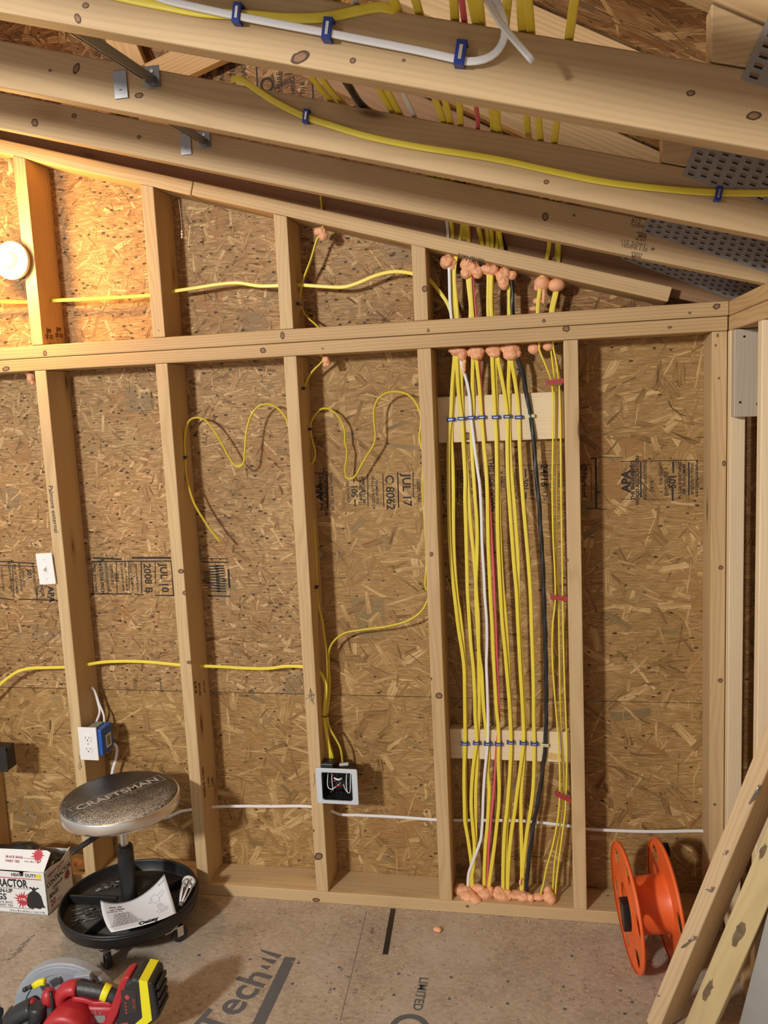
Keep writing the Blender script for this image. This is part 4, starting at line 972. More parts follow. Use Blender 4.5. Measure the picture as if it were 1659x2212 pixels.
foam([fb(1161,650,.055,7,1.2,1,.8), fb(1154,667,.06,7,1.3,1,.7), fb(1168,652,.055,4)], 'foam drops clinging to the cable above the top plate', rough=.08)
foam([fb(1202,616,.056,14,1.1,1,.85)], 'glossy foam ball under the sloping plate, farthest right', rough=.03)
foam([fb(692,500,.05,10,1.2,1,.8), fb(699,510,.05,8)], 'orange foam knob under the sloping plate, above the stapled gable cable')
foam([fb(24,360,.07,6,1,1,2.0), fb(21,374,.07,5)], 'foam smear at the top of the lamp-lit gable stud')
# on the bottom plate
foam([fb(995,1921,.045,13,1.1,1,.8), fb(1012,1935,.025,15,1.2,1,.7), fb(1028,1944,.012,10,1.1,1,.8), fb(1008,1928,.04,13), fb(990,1918,.05,9)], 'leftmost orange foam heap on the bottom plate, spilling over its front edge')
foam([fb(1030,1920,.05,10,1,1,1.1), fb(1048,1931,.035,14,1.2,1,.75), fb(1061,1921,.045,6), fb(1040,1920,.045,8)], 'orange foam heap on the bottom plate around the red cable')
foam([fb(1076,1925,.045,10,1,1,1), fb(1086,1934,.035,14,1.4,1,.65), fb(1096,1932,.04,10)], 'orange foam heap on the bottom plate, third from the left')
foam([fb(1114,1933,.04,11,1.3,1,.7), fb(1130,1936,.035,13,1.3,1,.7), fb(1146,1939,.03,8)], 'orange foam heap on the bottom plate at the black cable')
foam([fb(1163,1937,.035,10,1.3,1,.7)], 'smooth small foam egg on the bottom plate', rough=.03)
foam([fb(1186,1937,.033,12,1,1,1), fb(1191,1944,.026,9), fb(1183,1922,.045,8)], 'tall smooth foam pair on the bottom plate, farthest right', rough=.04)
foam([fb(1124,1906,.047,4,.8,.8,1.8), fb(1126,1899,.047,3)], 'tiny foam fleck stuck to a yellow cable above the bottom plate', rough=.08)
foam([fb(175,1868,.06,10), fb(166,1862,.06,8), fb(170,1880,.06,8), fb(180,1879,.06,6)], 'shiny orange foam cluster behind the stool, at the bottom of a stud', rough=.06)
p = at(944, 2007, Z=.007)
foam([(p, .010, (1.2, .9, .7)), (p + Vector((.007, -.004, -.001)), .007, (1, 1, .7))], 'loose pink foam scrap on the floor in front of the bundle', name='foam_scrap', rough=.1, group='foam scraps')

# backing boards between the two studs
yb = D - .0396 / 2
bb1 = lumber('backing_board', (.0398, yb, 1.534), (.4100, yb, 1.534), TH, .137, ZW, PINE_PALE, 'upper pale backing board with a dark knot behind the bundle', 'board', 'backing boards of the bundle')
bb2 = lumber('backing_board', (.0398, yb, .518), (.4100, yb, .518), TH, .098, ZW, PINE_PALE, 'lower pale backing board with a yellow stain behind the bundle', 'board', 'backing boards of the bundle')

bpy.context.view_layer.update()
knot(bb1, 1010, 942, 6.5, 8.5, D - TH)
bm = BM(); c = at(1192, 1633, Y=D - TH - .0002)
prism(bm, [(.034 * math.cos(a) * random.uniform(.8, 1.1), .012 * math.sin(a) * random.uniform(.7, 1.2)) for a in [2*math.pi*i/20 for i in range(20)]], .0004)
o = obj('resin_stain', bm, mat('resin', (.62, .42, .14), .5, noise_amt=.3, noise_scale=90), bb2); o.matrix_local = bb2.matrix_world.inverted() @ frame(c, (1, 0, 0), z=(0, -1, 0))
# ------------------------------------------------------------------ wall fixtures
# lamp holder with bulb
M = frame((-1.2470, -.020, 2.0795), (1, 0, 0), z=(0, -1, 0))
lh = thing('lamp_holder', 'round white lamp holder beside the upper left gable stud', 'light', M)
bm = BM(); lathe(bm, [(0, -.012), (.056, -.012), (.058, -.006), (.058, .002), (.055, .006), (.030, .009), (.029, .012), (.026, .016), (.0255, .026), (.022, .030), (.0215, .040), (.018, .042), (0, .042)], seg=56)
obj('base', bm, CEIL, lh)
LS = mat('lamp_screw', (.25, .22, .18), .4, .8)
for y in (.046, -.046):
    bm = BM(); cyl(bm, (.004, y, .0072), .0036, .003, seg=12); obj('screw', bm, LS, lh)
bm = BM(); lathe(bm, [(0, .038), (.013, .040), (.014, .062), (.020, .078), (.029, .098), (.030, .112), (.025, .128), (.013, .138), (0, .140)], seg=32)
obj('bulb', bm, mat('bulb_glow', (1, .8, .5), .4, emit=(1.0, .56, .18), estr=BULB), lh)
# octagon box behind it
bm = BM(); cyl(bm, (0, 0, -.032), .050, .038, seg=8)
obj('ceiling_box', bm, BLUE, lh)

def plate_curve(bm, w_, h_, t, M=I4):
    prism(bm, rrect(w_, h_, .003), t, M, bev=.0012)
# switch
M = frame(at(98, 1229, Y=-.010), (1, 0, .045), z=(0, -1, 0))
M[0][3], M[1][3], M[2][3] = -1.2455, -.007, 1.1093
sw = thing('light_switch', 'white toggle light switch on the left wall stud', 'switch', M)
bm = BM(); plate_curve(bm, .0585, .103, .005); obj('cover_plate', bm, WPLAS, sw)
bm = BM(); box(bm, (0, 0, .0028), (.012, .026, .002), bev=.0005); box(bm, (-.001, .004, .007), (.007, .010, .012), M=R(25, 'X'), bev=.001); obj('toggle', bm, WPLAS, sw)
for y in (.032, -.032):
    bm = BM(); cyl(bm, (0, y, .003), .0028, .0016, seg=14); box(bm, (0, y, .004), (.0045, .0007, .0003), mat=1); obj('screw', bm, [WPLAS, DARK], sw)
bm = BM(); box(bm, (-.0, 0, -.030), (.050, .072, .055), bev=.002); obj('switch_box', bm, BLUE, sw)
# outlet in a blue box
M = frame((-1.1515, -.012, .5188), (1, 0, 0), z=(0, -1, 0))
ou = thing('power_outlet', 'white double outlet on a blue box, screwed to the switch stud', 'outlet', M)
bm = BM(); plate_curve(bm, .0665, .113, .0055); obj('cover_plate', bm, WPLAS, ou)
bm = BM(); box(bm, (.022, .002, -.040), (.050, .090, .072), bev=.003); obj('outlet_box', bm, mat('outlet_blue', (.015, .10, .42), .4), ou)
bm = BM(); box(bm, (.010, .049, -.038), (.030, .006, .050), bev=.001); box(bm, (.002, .049, -.010), (.006, .005, .012)); obj('cable_clamp', bm, mat('grey_plastic', (.22, .23, .25), .5), ou)
bm = BM(); box(bm, (.0474, -.004, -.045), (.0006, .045, .034)); o = obj('barcode_sticker', bm, WPLAS, ou)
bm = BM()
for i, wdt in enumerate((1, 2, 1, 3, 1, 1, 2, 1, 2, 1)): box(bm, (.0479, -.004, -.056 + i * .0024), (.0003, .032, .0005 * wdt))
obj('barcode', bm, INK, o)
for sy in (.0195, -.0195):
    bm = BM(); prism(bm, [(x * .0145, y * .0135 + sy) for x, y in [(math.cos(a) * (1 if abs(math.sin(a)) < .8 else 1), max(-.93, min(.93, math.sin(a) * 1.15))) for a in [2 * math.pi * i / 28 for i in range(28)]]], .003, T(0, 0, .003), bev=.0005)
    s = obj('socket', bm, WPLAS, ou)
    bm = BM(); box(bm, (-.0062, sy + .003, .0046), (.0016, .0075, .0006)); box(bm, (.0062, sy + .003, .0046), (.0016, .006, .0006)); cyl(bm, (0, sy - .006, .0046), .0022, .0006, seg=12)
    obj('socket_slot', bm, DARK, s)
bm = BM(); cyl(bm, (0, 0, .0032), .0026, .0016, seg=12); obj('screw', bm, STEEL, ou)
# junction box with pale frame
M = frame((-.3095, -.006, .4055), (1, 0, .0), z=(0, -1, 0))
jb = thing('junction_box', 'open black junction box with a pale grey frame, full of wires', 'junction box', M)
bm = BM(); prism(bm, rrect(.134, .1165, .005), .006, bev=.0012, holes=[rrect(.0945, .088, .003)]); obj('trim_frame', bm, mat('pale_grey_plastic', (.55, .60, .66), .4), jb)
bm = BM()
for s in (-1, 1):
    box(bm, (s * .0485, 0, -.032), (.003, .092, .070), bev=.0006); box(bm, (0, s * .0455, -.032), (.094, .003, .070), bev=.0006)
box(bm, (0, 0, -.066), (.097, .092, .003))
obj('box_body', bm, BPLAS, jb)
bm = BM(); box(bm, (-.032, .058, -.028), (.040, .024, .045), bev=.003); box(bm, (-.030, .0705, -.028), (.030, .0015, .032)); obj('cable_clamp', bm, BPLAS, jb)
bm = BM(); box(bm, (.030, .0615, -.020), (.030, .008, .012), M=R(8, 'Z'), bev=.001); obj('mounting_tab', bm, mat('tab_grey', (.42, .43, .45), .4, .4), jb)
bm = BM()
tube(bm, [(-.036, .030, -.030), (-.036, .005, -.018), (-.033, -.012, -.012), (-.022, -.016, -.010), (-.006, -.006, -.012), (.008, .004, -.02)], .0014)
tube(bm, [(-.024, .034, -.03), (-.020, .010, -.014), (-.018, -.022, -.012)], .0013)
tube(bm, [(.026, .036, -.03), (.027, .010, -.012), (.030, -.026, -.012), (.036, -.026, -.012), (.040, .010, -.012), (.038, .036, -.03)], .0014)
tube(bm, [(.016, .0, -.016), (.024, -.018, -.012), (.032, -.027, -.011)], .0012)
tube(bm, [(-.014, .018, -.02), (.002, .016, -.012), (.012, .018, -.02)], .003)
obj('white_wire', bm, WPLAS, jb)
bm = BM()
for i in range(9):
    a = random.uniform(-.03, .03)
    tube(bm, [(a, -.04, -.05), (a + random.uniform(-.015, .015), -.02, -.02), (a + random.uniform(-.02, .02), .0, -.016), (a + random.uniform(-.03, .03), .035, -.05)], .0015)
obj('black_wire', bm, mat('wire_black', (.012, .012, .013), .3), jb)
bm = BM()
for x, y in ((-.016, .030), (-.010, .012), (-.004, -.006), (.004, -.004)): ball(bm, (x, y, -.012), .0032, sub_=2, sc=(1.4, 1, 1))
obj('wire_connector', bm, mat('connector_red', (.35, .02, .03), .4), jb)
bm = BM(); tube(bm, [(-.034, -.036, -.03), (-.026, -.030, -.02), (-.030, -.026, -.03)], .001); obj('bare_wire', bm, mat('brass', (.7, .5, .12), .35, .8), jb)
# black box on the far left stud
M = frame((-1.4960, -.020, .457), (1, 0, 0), z=(0, -1, 0))
bm = BM(); box(bm, (0, 0, -.02), (.085, .082, .05), bev=.003); box(bm, (.046, .034, -.01), (.008, .012, .02), bev=.001); prism(bm, rrect(.09, .088, .004), .004, T(0, 0, .006), bev=.001)
tag(obj('electrical_box', bm, BPLAS, M=M), 'black box on the stud at the left picture edge', 'electrical box')

# ------------------------------------------------------------------ metal bridging between the trusses
def bridging(pa, pb, tab, label, tabdx=None):
    """folded strap from pa (front face of the rear truss) up to pb on the truss in front, with a nailed tab"""
    pa, pb = Vector(pa), Vector(pb)
    root = thing('bridging_strap', label, 'metal strap', T(*pa), 'metal bridging between trusses')
    bm = BM()
    d = pb - pa; L = d.length
    M = T(*-pa) @ frame(pa, d, z=(0.55, -0.2, 1))
    box(bm, (L/2, 0, 0), (L, .020, .0012), M); box(bm, (L/2, .0105, -.007), (L, .0012, .015), M); box(bm, (L/2, -.0105, -.007), (L, .0012, .015), M)
    obj('strap', bm, STRAP, root)
    bm = BM(); box(bm, (.004, -.0012, -.006), (.030, .0014, .040), bev=.0005); o = obj('nail_tab', bm, STRAP, root)
    for z in (.004, -.016):
        bm = BM(); cyl(bm, (0, 0, 0), .0035, .002, M=T(.004, -.0028, z) @ R(90, 'X'), seg=8); obj('nail_head', bm, STEEL, o)
    if tabdx:
        bm = BM(); box(bm, (tabdx, -.001, -.012), (.028, .0014, .050), bev=.003); cyl(bm, (tabdx, -.002, -.022), .003, .001, M=T(0, 0, 0) @ I4, seg=12); obj('crossing_tab', bm, STRAP, root)
    return root
pa = at(325, 160, Y=-.870); pb = at(150, 42, Y=-1.285)
bridging(pa, pb, None, 'bent steel bridging strap at upper left, between the two nearest trusses', -.062)
pa = at(438, 296, Y=-.400); pb = at(345, 236, Y=-.82)
bridging(pa, pb, None, 'bent steel bridging strap between the middle and rear trusses', -.045)
# small scrap hanging on a thread in the second gable bay
bm = BM(); tube(bm, [at(386, 430, Y=.03), at(391, 470, Y=.03), at(393, 500, Y=.03)], .0006, seg=6); 
for dz, r in ((500, .003), (506, .0035), (512, .003)): ball(bm, at(393, dz, Y=.03), r, sub_=2, sc=(1, 1, 1.3))
tag(obj('hanging_thread', bm, mat('glue_thread', (.75, .70, .6), .3)), 'pale dangling thread of glue in the second gable bay', 'thread')
# ------------------------------------------------------------------ marks and prints on the floor
bm = BM()
def FL(px, py, dx=(0, -1, 0)): 
    p = at(px, py, Z=0.0004)
    return frame(p, dx, z=(0, 0, 1))
tdir = (at(615, 2065, Z=0) - at(495, 2200, Z=0)).normalized()
text(bm, 'AdvanTech', .128, frame(at(566, 2098, Z=.0004), tdir, z=(0, 0, 1)), bold=.0022, align='RIGHT')
def fstrip(a, b, wd, h=.0005):
    A_, B_ = at(*a, Z=.0004), at(*b, Z=.0004)
    sub = BM(); box(sub, (0, 0, 0), ((B_ - A_).length, wd, h)); take(bm, sub, frame((A_ + B_) / 2, B_ - A_, z=(0, 0, 1)))
fstrip((627, 2068), (545, 2240), .034)
nrm = Vector((-tdir.y, tdir.x, 0))
for k, (L, px, py) in enumerate(((.075, 606, 2066), (.05, 595, 2078), (.028, 582, 2090))):
    c = at(px, py, Z=.0004)
    M = frame(c, nrm + tdir * .12, z=(0, 0, 1))
    prism(bm, [(0, -.007), (L, .004), (L * .85, .010), (0, .011)], .0005, M)
text(bm, 'LIMITED', .036, FL(908, 2146), bold=.0006)
text(bm, 'WARRANTY', .036, FL(893, 2290), bold=.0006)
prism(bm, circ(.052, 36), .0005, FL(884, 2222), holes=[circ(.036, 36)])
fstrip((792, 1968), (735, 2205), .0012)
for px, py, t in ((770, 2096, '16'), (768, 2140, '19.2'), (712, 2140, '19.2'), (778, 1990, '24'), (803, 2010, 'SEAM'), (738, 2094, '16'), (752, 2110, '8')): text(bm, t, .013, FL(px, py, (.05, -1, 0)))
for px, py in ((861,2103),(851,2149),(975,2111),(971,2157),(1097,2120),(1097,2168),(1217,2131),(1220,2180),(1340,2140),(1349,2190),(632,2125),(645,2080),(540,2072),(430,2063),(733,2090),(722,2136),(1235,2065),(1365,2165)):
    prism(bm, [(random.uniform(.003, .006) * math.cos(a), random.uniform(.003, .006) * math.sin(a)) for a in [2*math.pi*i/10 for i in range(10)]], .0005, FL(px, py))
for i in range(4): text(bm, 'AdvanTech', .012, FL(60 - i * 9, 2030 + i * 11, (-.25, -1, 0)))
o = obj('printed_marks', bm, INKF, floor); o.matrix_local = floor.matrix_world.inverted()
# black strip painting in the dark of a slot in the floor
a, b = at(849, 1963, Z=.001), at(832, 2061, Z=.001)
bm = BM(); box(bm, (0, 0, 0), ((b - a).length, .0155, .002), bev=.0005)
tag(obj('dark_slot', bm, BPLAS, M=frame((a + b) / 2, b - a, z=(0, 0, 1))), 'dark slot in the floor, drawn as a flat black strip, running out from the bottom plate', 'strip')
# sawdust and shavings
random.seed(5)
bm = BM()
def chip(p, s):
    M = T(*p) @ R(random.uniform(0, 360), 'Z') @ R(random.uniform(-25, 25), 'X')
    box(bm, (0, 0, 0), (s * random.uniform(.6, 2.2), s * random.uniform(.3, .7), .0006), M)
for i in range(420):
    x = random.uniform(-1.5, .75)
    chip((x, -abs(random.gauss(0, .022)) - .002, .0012), random.uniform(.0015, .0045))
for i in range(330):
    chip((random.uniform(-1.45, .8), random.uniform(-.9, -.03), .001), random.uniform(.0012, .0040) * (1.6 if random.random() < .06 else 1))
for i in range(330):
    x = random.uniform(-1.5, .8)
    chip((x, random.choice((random.uniform(.01, D - .004), D - abs(random.gauss(0, .012)) - .003)), TH + .0012), random.uniform(.0012, .0042))
for i in range(110):
    x = random.uniform(-.78, .25)
    chip((x, random.uniform(.0, .03) if random.random() < .5 else D - .006, HT + 2 * TH + .001), random.uniform(.001, .0028))
tag(obj('wood_shavings', bm, mat('shavings', (.66, .50, .32), .7)), 'pale sawdust and wood shavings strewn over floor and plates', 'sawdust', kind='stuff')

# ------------------------------------------------------------------ rolling stool
SX, SY = -.945, -.200
st = thing('mechanic_stool', 'round black rolling stool with a chrome rim and a tool tray base', 'stool', T(SX, SY, 0))
bm = BM()
lathe(bm, [(0, .066), (.196, .066), (.203, .070), (.207, .078), (.209, .108), (.208, .113), (.204, .113), (.2025, .108), (.200, .078), (.196, .0735), (.05, .0735), (.042, .076), (.038, .098), (.030, .104), (.024, .104), (0, .104)], seg=72)
lathe(bm, [(.2085, .100), (.2115, .101), (.2115, .105), (.2085, .106)], seg=72)
obj('tray', bm, BPLAS, st)
dust = G('dusty_black')
tc = dust.n('ShaderNodeTexCoord'); n1 = dust.noise(tc.outputs['Object'], 420, 2, .6); n2 = dust.noise(tc.outputs['Object'], 9, 3, .5)
sp = dust.n('ShaderNodeSeparateXYZ'); dust.put(sp.inputs[0], tc.outputs['Object'])
bias = dust.math('ADD', dust.math('MULTIPLY', sp.outputs[0], 1.1), dust.math('MULTIPLY', sp.outputs[1], -1.7))
thr = dust.math('ADD', dust.math('MULTIPLY', n2.outputs['Fac'], .30), dust.math('MULTIPLY', bias, .55))
fac = dust.step(dust.math('ADD', n1.outputs['Fac'], dust.math('MULTIPLY', dust.math('SUBTRACT', thr, .175), .95)), .56, .68)
dust.put(dust.b.inputs['Base Color'], dust.mix(fac, (.020, .021, .024), (.50, .45, .38)))
dust.put(dust.b.inputs['Roughness'], dust.fmix(fac, .36, .85))
dust.bump(n1.outputs['Fac'], .3, .001)
tray_dust = mat('dusty_tray', (.06, .056, .05), .8, noise_amt=.6, noise_scale=120)
for a in (-177, -105, -33, 45, 115):
    bm = BM(); box(bm, (.120, 0, .0890), (.158, .008, .030), bev=.0015)
    obj('tray_divider', bm, BPLAS, st, R(a, 'Z'))
bm = BM()
lathe(bm, [(.045, .0738), (.199, .0738), (.199, .0742), (.045, .0742)], seg=48); obj('tray_liner', bm, tray_dust, st)
bm = BM(); lathe(bm, [(.0245, .10), (.0245, .262), (.0235, .272), (.0215, .278), (.013, .279)], seg=32); obj('column_sleeve', bm, BPLAS, st)
bm = BM(); lathe(bm, [(.0125, .270), (.0125, .392)], seg=24); lathe(bm, [(.03, .372), (.03, .392)], seg=24); obj('piston', bm, CHROME, st)
ZS = .012
bm = BM(); lathe(bm, [(0, .384), (.164, .384), (.1755, .388), (.1775, .394), (.1775, .420), (.1755, .424), (.170, .4235)], seg=80); obj('seat_rim', bm, CHROME, st, T(0, 0, ZS))
bm = BM(); lathe(bm, [(.1715, .419), (.1725, .424), (.168, .430), (.152, .4345), (.12, .4375), (.06, .439), (0, .4392)], seg=80)
cush = obj('seat_cushion', bm, dust.m, st, T(0, 0, ZS))
bm = BM()
zs = .4386 + ZS
d = (at(350, 1684, Z=zs) - at(160, 1755, Z=zs)); d.z = 0; d.normalize()
cpt = at(256, 1714, Z=zs)
M = T(-SX, -SY, -0) @ frame(Vector((cpt.x, cpt.y, zs + .0004)), d, z=(0, 0, 1))
text(bm, 'CRAFTSMAN', .042, M, bold=.0011, sx=1.10)
for yy in (.0235, -.0235): box(bm, (0, yy, 0), (.296 if yy < 0 else .288, .0009, .0005), M)
for xx in (-.146, .146): box(bm, (xx, 0, 0), (.0009, .047, .0005), M)
obj('seat_lettering', bm, mat('seat_print', (.36, .34, .32), .7), st)
bm = BM()
p0 = Vector((.0, -.06, .375)); p1 = at(200, 1812, Z=.385) - Vector((SX, SY, 0)); p2 = at(153, 1843, Z=.365) - Vector((SX, SY, 0))
sweep(bm, [p0, p1 * .6 + p0 * .4, p1, p2], rrect(.020, .008, .003), (0.1, 0, 1), step=.01)
obj('height_lever', bm, BPLAS, st)
RUB = mat('caster_rubber', (.022, .023, .026), .5)
for k in range(5):
    a = math.radians(-18 + 72 * k)
    c = Vector((.176 * math.cos(a), .176 * math.sin(a), 0))
    yaw = a + (math.radians(70), math.radians(30), math.radians(100), math.radians(-40), math.radians(60))[k]
    Mc = T(*c) @ Matrix.Rotation(yaw, 4, 'Z')
    bm = BM(); cyl(bm, (0, 0, .0605), .016, .008, Mc, seg=20); box(bm, (.008, 0, .052), (.040, .026, .004), Mc, bev=.001)
    for s in (-1, 1): box(bm, (.016, s * .0125, .038), (.020, .0018, .032), Mc, bev=.0006)
    cs = obj('caster', bm, CHROME, st)
    bm = BM(); cyl(bm, (.018, 0, .0245), .0245, .019, Mc @ T(.018, 0, .0245) @ R(90, 'X') @ T(-.018, 0, -.0245), seg=32, bev=.004); obj('wheel', bm, RUB, cs)
    bm = BM(); box(bm, (-.018, 0, .046), (.026, .016, .004), Mc @ T(0, 0, 0), bev=.001); obj('brake_tab', bm, STEEL if k == 0 else BPLAS, cs)

# loose nails in the tray
nb = BM(); tube(nb, [(-.030, 0, 0), (.030, 0, 0)], .0014, seg=8, smoothpath=False); cyl(nb, (.0305, 0, 0), .0031, .0012, R(0, 'Z') @ T(.0305, 0, 0) @ R(90, 'Y') @ T(-.0305, 0, 0), seg=12)
first = obj('loose_nail', nb, mat('nail_steel', (.24, .23, .22), .4, .8)); k = 0
random.seed(21)
for (px, py, n, lb) in ((232, 1895, 22, 'dark steel nail in the back left part of the stool tray'), (182, 1975, 14, 'dark steel nail in the front left part of the stool tray')):
    for i in range(n):
        p = at(px + random.uniform(-34, 26), py + random.uniform(-14, 14), Z=.078)
        v = Vector((p.x - SX, p.y - SY, 0))
        if v.length > .15: v *= .15 / v.length
        if v.length < .075: v *= .075 / v.length
        p = Vector((SX + v.x, SY + v.y, .0765 + .0022 * (i % 5)))
        o = first if k == 0 else first.copy()
        if k: COL.objects.link(o)
        o.matrix_world = T(*p) @ R(random.gauss(38, 26), 'Z') @ R(random.uniform(-4, 4), 'Y')
        tag(o, lb, 'nail', lb.replace('dark steel nail', 'dark steel nails')); k += 1
# folded instruction sheet
pc = {(0,0): at(217,1945,Z=.121), (1,0): at(288,1943,Z=.117), (2,0): at(355,1888,Z=.165), (0,1): at(224,1984,Z=.118), (1,1): at(305,1968,Z=.119), (2,1): at(369,1932,Z=.142), (0,2): at(240,2014,Z=.119), (1,2): at(320,1996,Z=.120), (2,2): at(381,1972,Z=.120)}
def bez(a, b, c, t): return a*(1-t)**2 + (b*2 - (a+c)/2)*2*t*(1-t) + c*t*t
bm = BM(); n = 16; gv = {}
for i in range(n+1):
    for j in range(n+1):
        u, v = 2*i/n, j/n
        rows = [bez(pc[(0,r)], pc[(1,r)], pc[(2,r)], u/2) for r in range(3)]
        gv[i, j] = bm.verts.new(bez(*rows, v))
for i in range(n):
    for j in range(n):
        f = bm.faces.new((gv[i,j], gv[i+1,j], gv[i+1,j+1], gv[i,j+1])); f.smooth = True
bmesh.ops.recalc_face_normals(bm, faces=bm.faces)
def onpaper(u, v):
    rows = [bez(pc[(0,r)], pc[(1,r)], pc[(2,r)], u) for r in range(3)]
    return bez(*rows, v)
PAPER = mat('paper', (.80, .81, .84), .6)
pp = obj('instruction_sheet', bm, PAPER)
md = pp.modifiers.new('t', 'SOLIDIFY'); md.thickness = .0004; md.offset = -1
tag(pp, 'creased white instruction sheet lying across the stool tray', 'paper')
def ptext(bm, u, v, txt, size, bold=0, u1=None):
    c = onpaper(u, v); dx = onpaper(u + .03, v) - onpaper(u - .03, v); dy = onpaper(u, v - .03) - onpaper(u, v + .03)
    nz = dx.cross(dy).normalized()
    text(bm, txt, size, frame(c + nz * .0011, dx, z=nz), bold=bold, ext=.0001)
bm = BM()
ptext(bm, .20, .17, 'Eliminator Washing', .0125, .0003); ptext(bm, .21, .25, 'Machine Outlet Box', .0125, .0003); ptext(bm, .17, .32, 'Installation Steps', .009)
for i in range(13): ptext(bm, .24 + .012 * (i % 2), .40 + .034 * i, ('1. Position the box between the studs and nail it', 'through the side tabs before the board goes up', 'Connect the supply lines and test for leaks first')[i % 3], .0060)
ptext(bm, .52, .92, 'Oatey', .022, .0011)
ptext(bm, .93, .10, 'Eliminator', .006)
obj('printed_text', bm, INK, pp)
bm = BM()
def pl(uv, r=.00035): tube(bm, [onpaper(*q) + Vector((0, 0, .0012)) for q in uv], r, seg=5, smoothpath=False)
pl([(.70,.25),(.78,.22),(.80,.30),(.90,.27),(.91,.35),(.80,.39),(.81,.46),(.73,.48),(.71,.40),(.66,.42),(.65,.36),(.71,.34),(.70,.25)])
pl([(.74,.55),(.80,.53),(.86,.74),(.76,.78),(.74,.55)]); pl([(.77,.56),(.79,.76)]); pl([(.785,.55),(.83,.75)])
pl([(.72,.70),(.70,.74),(.74,.80),(.86,.79),(.89,.74),(.87,.70)])
obj('printed_drawing', bm, mat('thin_ink', (.25, .25, .27), .8), pp)
# white strainer fitting in the tray
a, b = at(409, 1902, Z=.128), at(391, 1952, Z=.112)
M = frame(a, b - a, z=(0.1, -.3, 1))
L = (b - a).length
ft = thing('strainer_fitting', 'white slotted plastic cone fitting leaning in the stool tray', 'plumbing fitting', M)
Mz = R(90, 'Y')
bm = BM(); lathe(bm, [(.018, 0), (.021, .001), (.021, .010), (.018, .011), (.018, 0)], M=Mz, seg=32); lathe(bm, [(.0, .003), (.018, .004)], M=Mz, seg=32); obj('collar', bm, WPLAS, ft)
for i in range(6):
    an = math.radians(60 * i)
    bm = BM(); sweep(bm, [(.008, .019 * math.cos(an), .019 * math.sin(an)), (L * .55, .014 * math.cos(an), .014 * math.sin(an)), (L, .006 * math.cos(an), .006 * math.sin(an))], rrect(.0055, .0022, .0006), (0, math.cos(an), math.sin(an)), smoothpath=False)
    obj('rib', bm, WPLAS, ft)
bm = BM(); lathe(bm, [(.007, L - .002), (.0085, L), (.007, L + .010), (0, L + .010)], M=Mz, seg=20); obj('tip', bm, mat('tip_grey', (.20, .18, .17), .4), ft)
bm = BM(); lathe(bm, [(.004, .006), (.005, L * .9)], M=Mz, seg=12); obj('core', bm, mat('core_brown', (.22, .12, .08), .5), ft)

# ------------------------------------------------------------------ contractor bag box
BX, BY, BW, BD, BH = -1.2528, -.1725, .335, .150, .147
cb = thing('bag_box', 'torn white carton of heavy duty contractor bags, beside the stool', 'box', T(BX - BW / 2, BY + BD / 2, 0))
CARD = mat('white_carton', (.76, .76, .75), .55, noise_amt=.05, noise_scale=20); CARDB = mat('brown_carton', (.36, .25, .16), .8)
CRED = mat('carton_red', (.50, .030, .050), .55); CMAR = mat('carton_maroon', (.30, .03, .06), .55); CBLK = mat('carton_black', (.020, .020, .022), .5)
bm = BM(); t = .0025; hw, hd = BW / 2, BD / 2
prism(bm, [(-hw, 0), (hw, 0), (hw, BH), (hw - .045, BH), (hw - .075, BH - .002), (hw - .083, BH - .020), (hw - .092, BH - .004), (-hw, BH)], t, frame((0, -hd + t/2, 0), (1, 0, 0), z=(0, -1, 0)))
prism(bm, [(-hd, 0), (hd, 0), (hd, BH + .006), (hd * .3, BH - .012), (-hd * .5, BH), (-hd, BH)], t, frame((hw - t/2, 0, 0), (0, 1, 0), z=(1, 0, 0)))
box(bm, (-hw + t/2, 0, BH/2), (t, BD, BH)); box(bm, (0, hd - t/2, BH/2), (BW, t, BH)); box(bm, (0, 0, t/2), (BW, BD, t))
obj('carton', bm, CARD, cb)
bm = BM()
M = T(0, -hd + .004, BH) @ R(-26, 'X')
prism(bm, [(-hw, .0), (hw - .004, .0), (hw + .010, .060), (hw - .005, .066), (-hw, .060)], t, M @ frame((0, 0, 0), (1, 0, 0), z=(0, -1, 0)))
fl = obj('lid_flap', bm, CARD, cb)
bm = BM(); MF = M @ frame((0, -.0022, 0), (1, 0, 0), z=(0, -1, 0))
text(bm, 'BLACK BAGS', .0105, MF @ T(.050, .040, 0), bold=.0001); text(bm, 'TWIST TIES', .0105, MF @ T(.046, .027, 0), bold=.0001); text(bm, '33 in x 48 in   3 MIL', .0070, MF @ T(.118, .029, 0)); box(bm, (.112, .0385, 0), (.07, .0012, .0004), MF)
obj('printed_text', bm, CMAR, fl)
def star(bm, c, r0, r1, n, M, mat=0):
    prism(bm, [((r1 if i % 2 else r0 * (1 + .18 * math.sin(i * 2.3))) * math.cos(math.pi * i / n) + c[0], (r1 if i % 2 else r0 * (1 + .18 * math.sin(i * 2.3))) * math.sin(math.pi * i / n) + c[1]) for i in range(2 * n)], .0005, M, mat=mat)
bm = BM(); star(bm, (.135, .050), .024, .013, 13, MF); obj('printed_starburst', bm, CRED, fl)
